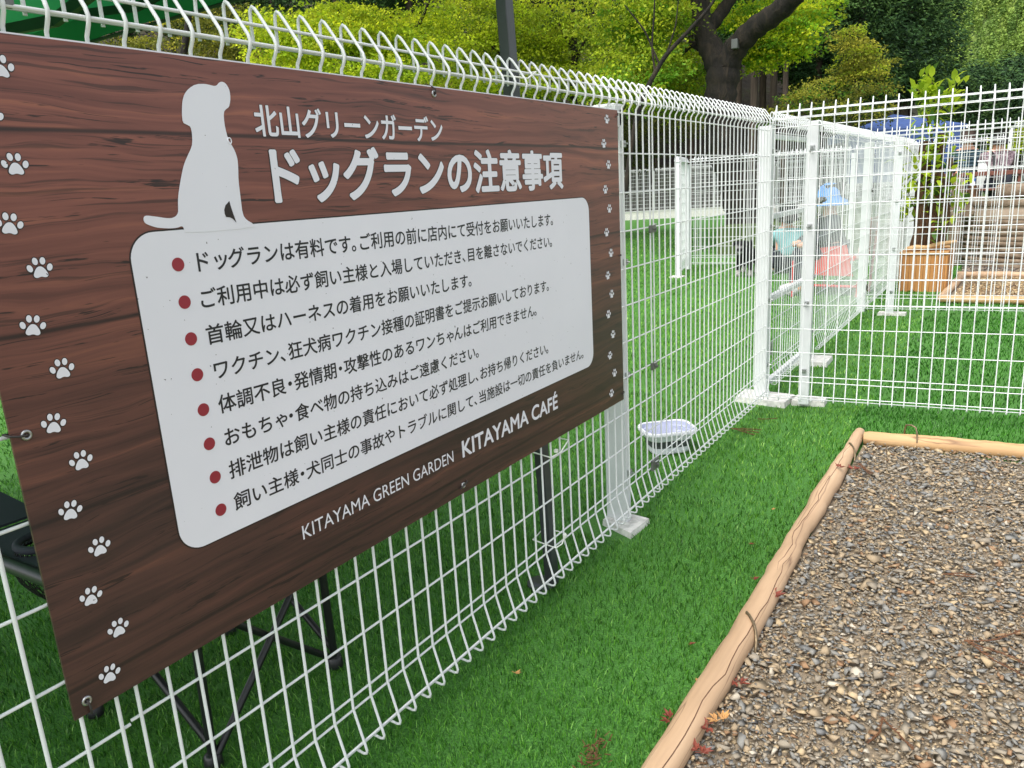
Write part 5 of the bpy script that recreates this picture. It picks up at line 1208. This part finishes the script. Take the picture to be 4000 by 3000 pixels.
def rhombs(P, D, s_, wr, cols, sag=0.25):
    "small leaf faces at P along D, length s_, width ratio wr"
    n = len(P); rnd = rng.normal(0, 1, (n, 3)); sd_ = np.cross(D, rnd); sd_ /= np.linalg.norm(sd_, axis=1)[:, None] + 1e-9
    nn = np.cross(sd_, D)
    V = np.stack([P, P + D * (s_ * .5)[:, None] + sd_ * (s_ * wr * .5)[:, None], P + D * s_[:, None] + nn * (s_ * sag)[:, None], P + D * (s_ * .5)[:, None] - sd_ * (s_ * wr * .5)[:, None]], 1).reshape(-1, 3)
    o = np.arange(n)[:, None] * 4; F = np.concatenate([o + [0, 1, 2], o + [0, 2, 3]]).reshape(-1, 3)
    return V, F, np.repeat(cols, 4, 0)
def spray_crown(lobes, leaf, per=90, rad=0.40, flat=0.16, pal=None, seed=1):
    "lobes: (centre, rx, rz, n sprays): horizontal leaf sprays filling each lobe unevenly"
    r = np.random.default_rng(seed); Ps, Ds, Ss, Cs = [], [], [], []
    for c, rx, rz, n in lobes:
        d = r.normal(0, 1, (n, 3)); d /= np.linalg.norm(d, axis=1)[:, None]; q = r.uniform(0.15, 1, n) ** 0.5
        S_ = np.array(c) + d * q[:, None] * np.array([rx, rx, rz])
        base = np.array(pal)[r.integers(0, len(pal), n)] * r.uniform(.55, 1.2, n)[:, None]
        for p, cb in zip(S_, base):
            k = int(per * r.uniform(.5, 1.3)); a = r.uniform(0, 2 * PI, k); rr = rad * np.sqrt(r.uniform(0, 1, k)) * r.uniform(.7, 1.4)
            tilt = r.normal(0, .22, 2)
            off = np.stack([np.cos(a) * rr, np.sin(a) * rr, r.normal(0, rad * flat * .5, k)], 1); off[:, 2] += off[:, 0] * tilt[0] + off[:, 1] * tilt[1] - rr * .25
            dd = np.stack([np.cos(a), np.sin(a), r.normal(-.15, .45, k)], 1) + r.normal(0, .5, (k, 3)); dd /= np.linalg.norm(dd, axis=1)[:, None]
            Ps.append(p + off); Ds.append(dd); Ss.append(leaf * r.uniform(.6, 1.35, k)); Cs.append(cb * r.uniform(.8, 1.2, k)[:, None])
    return rhombs(np.concatenate(Ps), np.concatenate(Ds), np.concatenate(Ss), .62, np.concatenate(Cs))
def branchy(name, paths, mat, parent, sides=9):
    m = MB()
    for P, R in paths:
        P = np.array(P, float); k = max(12, len(P) * 5); s_ = np.linspace(0, len(P) - 1, k)
        # Catmull-like smoothing by interpolation and averaging
        Q = np.stack([np.interp(s_, np.arange(len(P)), P[:, i]) for i in range(3)], 1)
        for _ in range(3): Q[1:-1] = (Q[:-2] + 2 * Q[1:-1] + Q[2:]) / 4
        RR = np.interp(s_, np.linspace(0, len(P) - 1, len(R)), R)
        RR = RR * (1 + .07 * np.sin(np.arange(k) * 1.9 + P[0, 0] * 9)); m.tube(Q, RR, sides)
    return m.build(name, mat, parent, smooth=True)
M_BARKD = barkmat("dark_mossy_bark", lin(14, 12, 10), lin(31, 26, 21), lin(62, 52, 40), (9, 9, 3))
M_BARKC = barkmat("cedar_bark", lin(40, 33, 29), lin(72, 60, 52), lin(104, 90, 78), (10, 10, 0.7))  # cedar bark darkened: forest shade on the stems is put into its colour
M_FOL = attr_mat("maple_leaf", 0.6, 0.55, 0.3); M_CED = attr_mat("cedar_needles", 0.75, 0.15, 0.2)
BRIGHT = [lin(226, 232, 60)[:3], lin(208, 220, 54)[:3], lin(184, 204, 50)[:3], lin(156, 182, 46)[:3]]
MID = [lin(186, 202, 54)[:3], lin(156, 178, 48)[:3], lin(202, 210, 60)[:3], lin(124, 148, 44)[:3]]
OLIVE = [lin(156, 156, 56)[:3], lin(132, 136, 48)[:3], lin(180, 174, 62)[:3], lin(104, 112, 42)[:3]]
GREEN = [lin(128, 176, 52)[:3], lin(152, 196, 54)[:3], lin(100, 144, 46)[:3]]
def L(px, py, D, rx, rz, n): return (dirpt(px, py, D), rx, rz, n)
def g0(px, D): p = dirpt(px, 700, D); p[2] = 0; return p
def maple(label, px, D, lobes, paths, pal, leaf=.058, seed=1, name="maple_tree", group=None, per=90, rad=.40):
    b0 = g0(px, D); b0[2] = max(0.0, bank(px, D)); t = thing(name, label, "tree", tuple(b0), group)
    branchy("trunk", paths, M_BARKD, t); V, F, Cc = spray_crown(lobes, leaf, per, rad, pal=pal, seed=seed); np_obj("crown", V, F, M_FOL, t, col=Cc); return t
def pth(D, *pp): return [dirpt(a, c, D + (e[0] if e else 0)) for a, c, *e in pp]
# the big old tree with its dark leaning trunk
base = dirpt(2945, 955, 13.9); base[2] = -0.05
T0 = [base, dirpt(2912, 820, 13.8), dirpt(2862, 680, 13.75), dirpt(2825, 540, 13.7), dirpt(2812, 380, 13.7), dirpt(2828, 270, 13.7)]
fork = dirpt(2826, 280, 13.7)
bigt = thing("old_tree", "big old tree with a dark leaning trunk forking above the white fence", "tree", (base[0], base[1], 0))
branchy("trunk", [(T0, [.52, .33, .285, .26, .25, .27]), ([fork, dirpt(2870, 190, 13.6), dirpt(2945, 110, 13.4), dirpt(3030, 55, 13.2), dirpt(3130, -40, 12.9), dirpt(3250, -330, 12.4)], [.22, .19, .17, .16, .15, .10]),
                  ([fork, dirpt(2775, 190, 13.8), dirpt(2742, 100, 13.9), dirpt(2735, 0, 14.0), dirpt(2690, -260, 14.2), dirpt(2600, -700, 14.4)], [.24, .19, .16, .15, .13, .07]),
                  ([dirpt(2750, 130, 13.9), dirpt(2810, 60, 14.1), dirpt(2880, -40, 14.3), dirpt(2950, -300, 14.6)], [.13, .11, .09, .05]),
                  ([dirpt(2740, 190, 13.9), dirpt(2700, 170, 14), dirpt(2665, 215, 14), ], [.06, .05, .02]),
                  ([base + [0, 0, .12], base + [.45, -.2, .0]], [.22, .06]), ([base + [0, 0, .12], base + [-.5, .1, .0]], [.22, .06])], M_BARKD, bigt, 16)
V, F, Cc = spray_crown([L(3010, 130, 14.3, .42, .26, 60), L(3085, 175, 14.2, .36, .18, 44), L(2960, 190, 14.4, .36, .18, 34), L(3110, 90, 14.2, .3, .2, 26), L(2930, 75, 14.6, .45, .25, 40), L(3010, 30, 14.8, .6, .25, 44), L(2985, 240, 14.2, .22, .07, 8), L(3150, 30, 14.5, .5, .2, 30),
                        L(2600, 40, 15.2, .7, .45, 70), L(2560, 200, 15.4, .6, .4, 60), L(2690, 250, 15.2, .35, .3, 30), L(2800, 30, 15.6, .5, .3, 36),
                        L(2700, -330, 14, 1.6, .7, 110), L(3050, -380, 14, 1.7, .8, 110), L(2400, -450, 14, 1.6, .9, 90)], .055, 70, .26, pal=BRIGHT[:3] + GREEN[:2], seed=5)
np_obj("crown", V, F, M_FOL, bigt, col=Cc)
m = MB(); hb = dirpt(2872, 172, 13.35); m.box(hb - [.05, .05, .07], hb + [.05, .05, .07], .01); o = m.build("tree_plate", plain("grey_plate", lin(84, 88, 86), .6), None, loc=tuple(hb)); props(o, "small grey plate fixed at the fork of the big old tree", "plate")
# spring maples
maple("bright yellow green maple left of the grey pole, above the notice board", 1350, 14.5, [L(1080, 120, 14.2, .55, .36, 46), L(1220, 190, 14.2, .8, .35, 70), L(1420, 110, 14.5, .7, .36, 60), L(1560, 170, 14.6, .7, .3, 56), L(1320, 60, 14.8, .7, .22, 44), L(1680, 90, 15, .6, .4, 48), L(1500, 270, 14.2, .8, .22, 46), L(1180, 290, 14.0, .5, .14, 22), L(1400, -260, 14.5, 2.2, .8, 120)],
      [(pth(14.6, (1420, 700), (1430, 420), (1400, 240), (1340, 120), (1290, -100), (1260, -400)), [.10, .09, .075, .06, .04, .02]), (pth(14.6, (1400, 240), (1520, 180), (1640, 100), (1700, -60)), [.05, .04, .03, .02]), (pth(14.5, (1360, 200), (1240, 190), (1100, 130)), [.04, .03, .02])], BRIGHT, seed=11)
maple("dense yellow green maple right behind the grey pole", 2050, 17, [L(1830, 70, 17, .9, .55, 70), L(1980, 190, 17, 1.0, .5, 84), L(2120, 80, 17.2, 1.0, .6, 86), L(2260, 180, 17.4, .9, .5, 76), L(1760, 230, 16.8, .7, .4, 50), L(2080, 310, 16.6, 1.0, .35, 64), L(2320, 300, 16.8, .7, .4, 50), L(1860, 330, 16.5, .8, .25, 40), L(2050, -260, 17, 2.4, .9, 140)],
      [(pth(17, (2235, 700), (2240, 330), (2245, 180), (2236, 60), (2240, -200)), [.09, .075, .065, .05, .03]), (pth(17, (2242, 200), (2180, 90), (2140, 0)), [.04, .03, .02]), (pth(17, (2240, 260), (2300, 120), (2330, 0)), [.035, .03, .02]), (pth(17, (2060, 300), (1950, 220), (1850, 60)), [.06, .045, .02])], MID + BRIGHT[1:3], seed=12)
maple("slender slanting maple with a thin bare stem left of the big old tree", 2480, 12, [L(2420, 60, 13.6, .7, .45, 50), L(2540, 90, 13.8, .6, .4, 46), L(2480, 250, 13.4, .7, .36, 56), L(2600, 310, 14.6, .55, .32, 46), L(2660, 390, 14.6, .30, .16, 22), L(2440, 350, 13, .4, .2, 18), L(2500, -260, 13.5, 1.6, .8, 90)],
      [(pth(12, (2440, 760), (2490, 420), (2550, 300), (2600, 215), (2700, 110), (2790, 10), (2900, -250)), [.045, .040, .036, .032, .026, .020, .012]), (pth(12, (2560, 290), (2545, 180), (2555, 60), (2560, -60)), [.018, .014, .012, .008]), (pth(12, (2575, 250), (2520, 120), (2440, 20)), [.016, .012, .008]), (pth(12, (2605, 210), (2640, 100), (2650, 0)), [.014, .01, .006])], MID + GREEN[:1], seed=13)
maple("olive coloured tree in the forest edge left, seen over the top of the board", 700, 20, [L(520, 230, 20, .9, .5, 40), L(680, 280, 19.5, 1.0, .4, 50), L(850, 200, 20.5, .9, .5, 46), L(960, 300, 19, .7, .3, 36), L(420, 300, 19.5, .7, .3, 26), L(780, 60, 22, 1.2, .7, 46), L(1120, 240, 20.5, .9, .5, 36), L(1700, 330, 21, 1.3, .5, 50)], [(pth(20, (700, 700), (690, 400), (720, 200), (760, -100)), [.12, .1, .08, .04])], OLIVE, seed=14, leaf=.07)
maple("low yellow sapling in front of the dark cedars, right of the big old tree", 3330, 22, [L(3315, 130, 22, .16, .25, 9), L(3340, 185, 22, .30, .22, 16), L(3385, 225, 22, .32, .22, 18), L(3320, 270, 22, .34, .2, 14), L(3395, 265, 22, .22, .2, 10), L(3270, 320, 22, .4, .2, 10)], [(pth(22, (3350, 700), (3345, 400), (3335, 200)), [.05, .04, .02])], OLIVE + MID[:2], seed=15, name="sapling")
maple("olive undergrowth bush in front of the cedars, above the cross fence spikes", 3200, 20, [L(3100, 385, 20, .5, .22, 18), L(3230, 420, 20, .6, .2, 22), L(3390, 345, 20.5, .34, .12, 14), L(3330, 440, 19.5, .6, .25, 26), L(3040, 440, 20, .4, .2, 10), L(3180, 330, 21, .3, .15, 7)], [(pth(20, (3200, 700), (3210, 480), (3230, 380)), [.04, .03, .02])], OLIVE[:2] + GREEN[2:] + [lin(70, 84, 34)[:3]], seed=16, name="bush")
maple("dark green bush low behind the white fence, left of the big old tree", 2560, 18, [L(2480, 560, 19, .5, .5, 30), L(2620, 470, 19, .8, .4, 40), L(2380, 520, 19, .6, .5, 30)], [(pth(19, (2540, 720), (2560, 560)), [.04, .02])], [lin(74, 84, 34)[:3], lin(58, 70, 32)[:3], lin(104, 106, 40)[:3]], seed=17, name="bush")
maple("yellow green shrub at the right edge beyond the two people", 3990, 24, [L(3985, 545, 24, .45, .3, 30), L(4080, 520, 24, .6, .4, 30)], [(pth(24, (3990, 660), (3990, 560)), [.03, .02])], BRIGHT[1:] + OLIVE[:1], seed=18, name="shrub")

# cedars: one tall tree with a low crown and one with a bare stem, copied through the forest
def cedar(name, label, loc, z0, z1, R, ncl, per, seed, trunk_r, cl=.55, group=None):
    r = np.random.default_rng(seed); t = thing(name, label, "tree", loc, group); x0, y0, zb = loc
    m = MB(); m.tube([(x0, y0, zb - 1), (x0 + .03, y0, zb + z1 * .2), (x0, y0 + .04, zb + z1 * .5), (x0, y0, zb + z1)], [trunk_r * 1.15, trunk_r, trunk_r * .7, .03], 10); m.build("trunk", M_BARKC, t, smooth=True)
    Ps, Ds, Ss, Cs = [], [], [], []
    for _ in range(ncl):
        h = z0 + (z1 - z0) * r.uniform(0, 1) ** 1.5; rad = R * (1 - .85 * (h - z0) / (z1 - z0)) * min(1, .45 + (h - z0) / 2.2) * r.uniform(.35, 1.08); a = r.uniform(0, 2 * PI)
        c = np.array([x0 + rad * math.cos(a), y0 + rad * math.sin(a), zb + h - rad * .25]); out = np.array([math.cos(a), math.sin(a), -.35])
        k = per; d = r.normal(0, .55, (k, 3)) + out; d /= np.linalg.norm(d, axis=1)[:, None]
        Ps.append(c + r.normal(0, cl * .38, (k, 3)) * [1, 1, .8]); Ds.append(d); Ss.append(r.uniform(.6, 1.3, k) * cl * .27)
        Cs.append(np.array([lin(68, 100, 58)[:3], lin(54, 82, 50)[:3], lin(88, 120, 62)[:3], lin(42, 64, 42)[:3]])[r.integers(0, 4)] * r.uniform(.7, 1.2, k)[:, None])
    V, F, Cc = rhombs(np.concatenate(Ps), np.concatenate(Ds), np.concatenate(Ss), .34, np.concatenate(Cs)); np_obj("crown", V, F, M_CED, t, col=Cc); return t
def fl(px, D, dz=0.0): p = dirpt(px, 700, D); return (p[0], p[1], max(0, bank(px, D)) - .3 + dz)
cA = cedar("cedar_tree", "dark cedar with a low full crown, standing rightmost against the pale far hill", fl(3500, 33), 4.2, 24, 1.85, 1100, 64, 31, .22)
for px, D, sc_, lab in ((3330, 31, 1.0, "dark cedar with a full crown right of the yellow sapling"), (3210, 35, 1.08, "dark cedar with a full crown directly behind the yellow sapling"), (3420, 38, 1.05, "dark cedar crown filling the gap behind the two rightmost cedars")):
    copy_tree(cA, fl(px, D), lab, rot=px * .7, scale=sc_)
cB = cedar("cedar_tree", "cedar with a bare pale stem under a high crown, in the dark forest", fl(3010, 29), 7.2, 24, 2.3, 560, 46, 32, .115, group="bare stemmed cedars in the dark forest")
r = np.random.default_rng(44)
for px, D, s_ in [(2880, 30, .9), (2938, 27, 1.0), (2975, 33, 1.1), (3055, 26, .75), (3110, 36, 1.1), (3180, 31, 1), (3245, 40, 1.2), (3390, 40, 1.0), (3300, 43, 1.0), (3450, 36, .85), (3540, 39, .8), (2700, 34, 1.1), (2640, 40, 1.2), (2560, 36, 1), (2450, 42, 1.1)] + [(q + r.uniform(-45, 45), r.uniform(27, 46), r.uniform(.85, 1.2)) for q in np.linspace(-500, 2400, 34)]:
    copy_tree(cB, fl(px, D), rot=px * 1.3, scale=s_)
# trees at the foot of the far hill
cC = cedar("conifer_tree", "dark green tree in the row at the foot of the far hill", fl(3820, 62), 1.0, 7.2, 3.2, 500, 44, 33, .2, 1.1, group="dark trees at the foot of the far hill")
for px, D, s_ in ((3720, 60, .95), (3760, 66, 1.1), (3890, 64, 1.0), (3960, 60, .9), (4030, 66, 1.05), (4110, 62, .95), (4200, 66, 1), (4300, 60, 1), (3930, 70, 1.2), (4060, 58, .8)):
    copy_tree(cC, fl(px, D), rot=px, scale=s_)
# the far wooded hill
n = 9500; r = np.random.default_rng(50); pxs = r.uniform(3350, 5000, n); Dd = 312 + (r.uniform(0, 1, n)) * 360
P = np.array([(*dirpt(px, 700, D)[:2], hillz(px, D)) for px, D in zip(pxs, Dd)])
per = 44; k = n * per; ph = r.uniform(0, 1, k) ** .8; a = r.uniform(0, 2 * PI, k); sz = np.repeat(r.uniform(.7, 1.25, n), per)
rad = (1 - ph * .85) * 1.7 * sz; B = np.repeat(P, per, 0); hgt = 6.2 * sz
Pp = B + np.stack([np.cos(a) * rad * .55, np.sin(a) * rad * .55, ph * hgt + .3], 1); Dd_ = np.stack([np.cos(a), np.sin(a), r.normal(-.1, .5, k)], 1); Dd_ /= np.linalg.norm(Dd_, axis=1)[:, None]
pal = np.array([lin(122, 148, 66)[:3], lin(106, 134, 60)[:3], lin(138, 160, 74)[:3], lin(92, 120, 56)[:3]])
V, F, Cc = rhombs(Pp, Dd_, 0.95 * sz * r.uniform(.7, 1.2, k), .8, np.repeat(pal[r.choice(4, n, p=[.4, .3, .15, .15])], per, 0) * r.uniform(.85, 1.15, k)[:, None])
props(np_obj("far_forest", V, F, M_CED, col=Cc), "pale green wooded slope of the far hill at the upper right", "forest", kind='stuff')
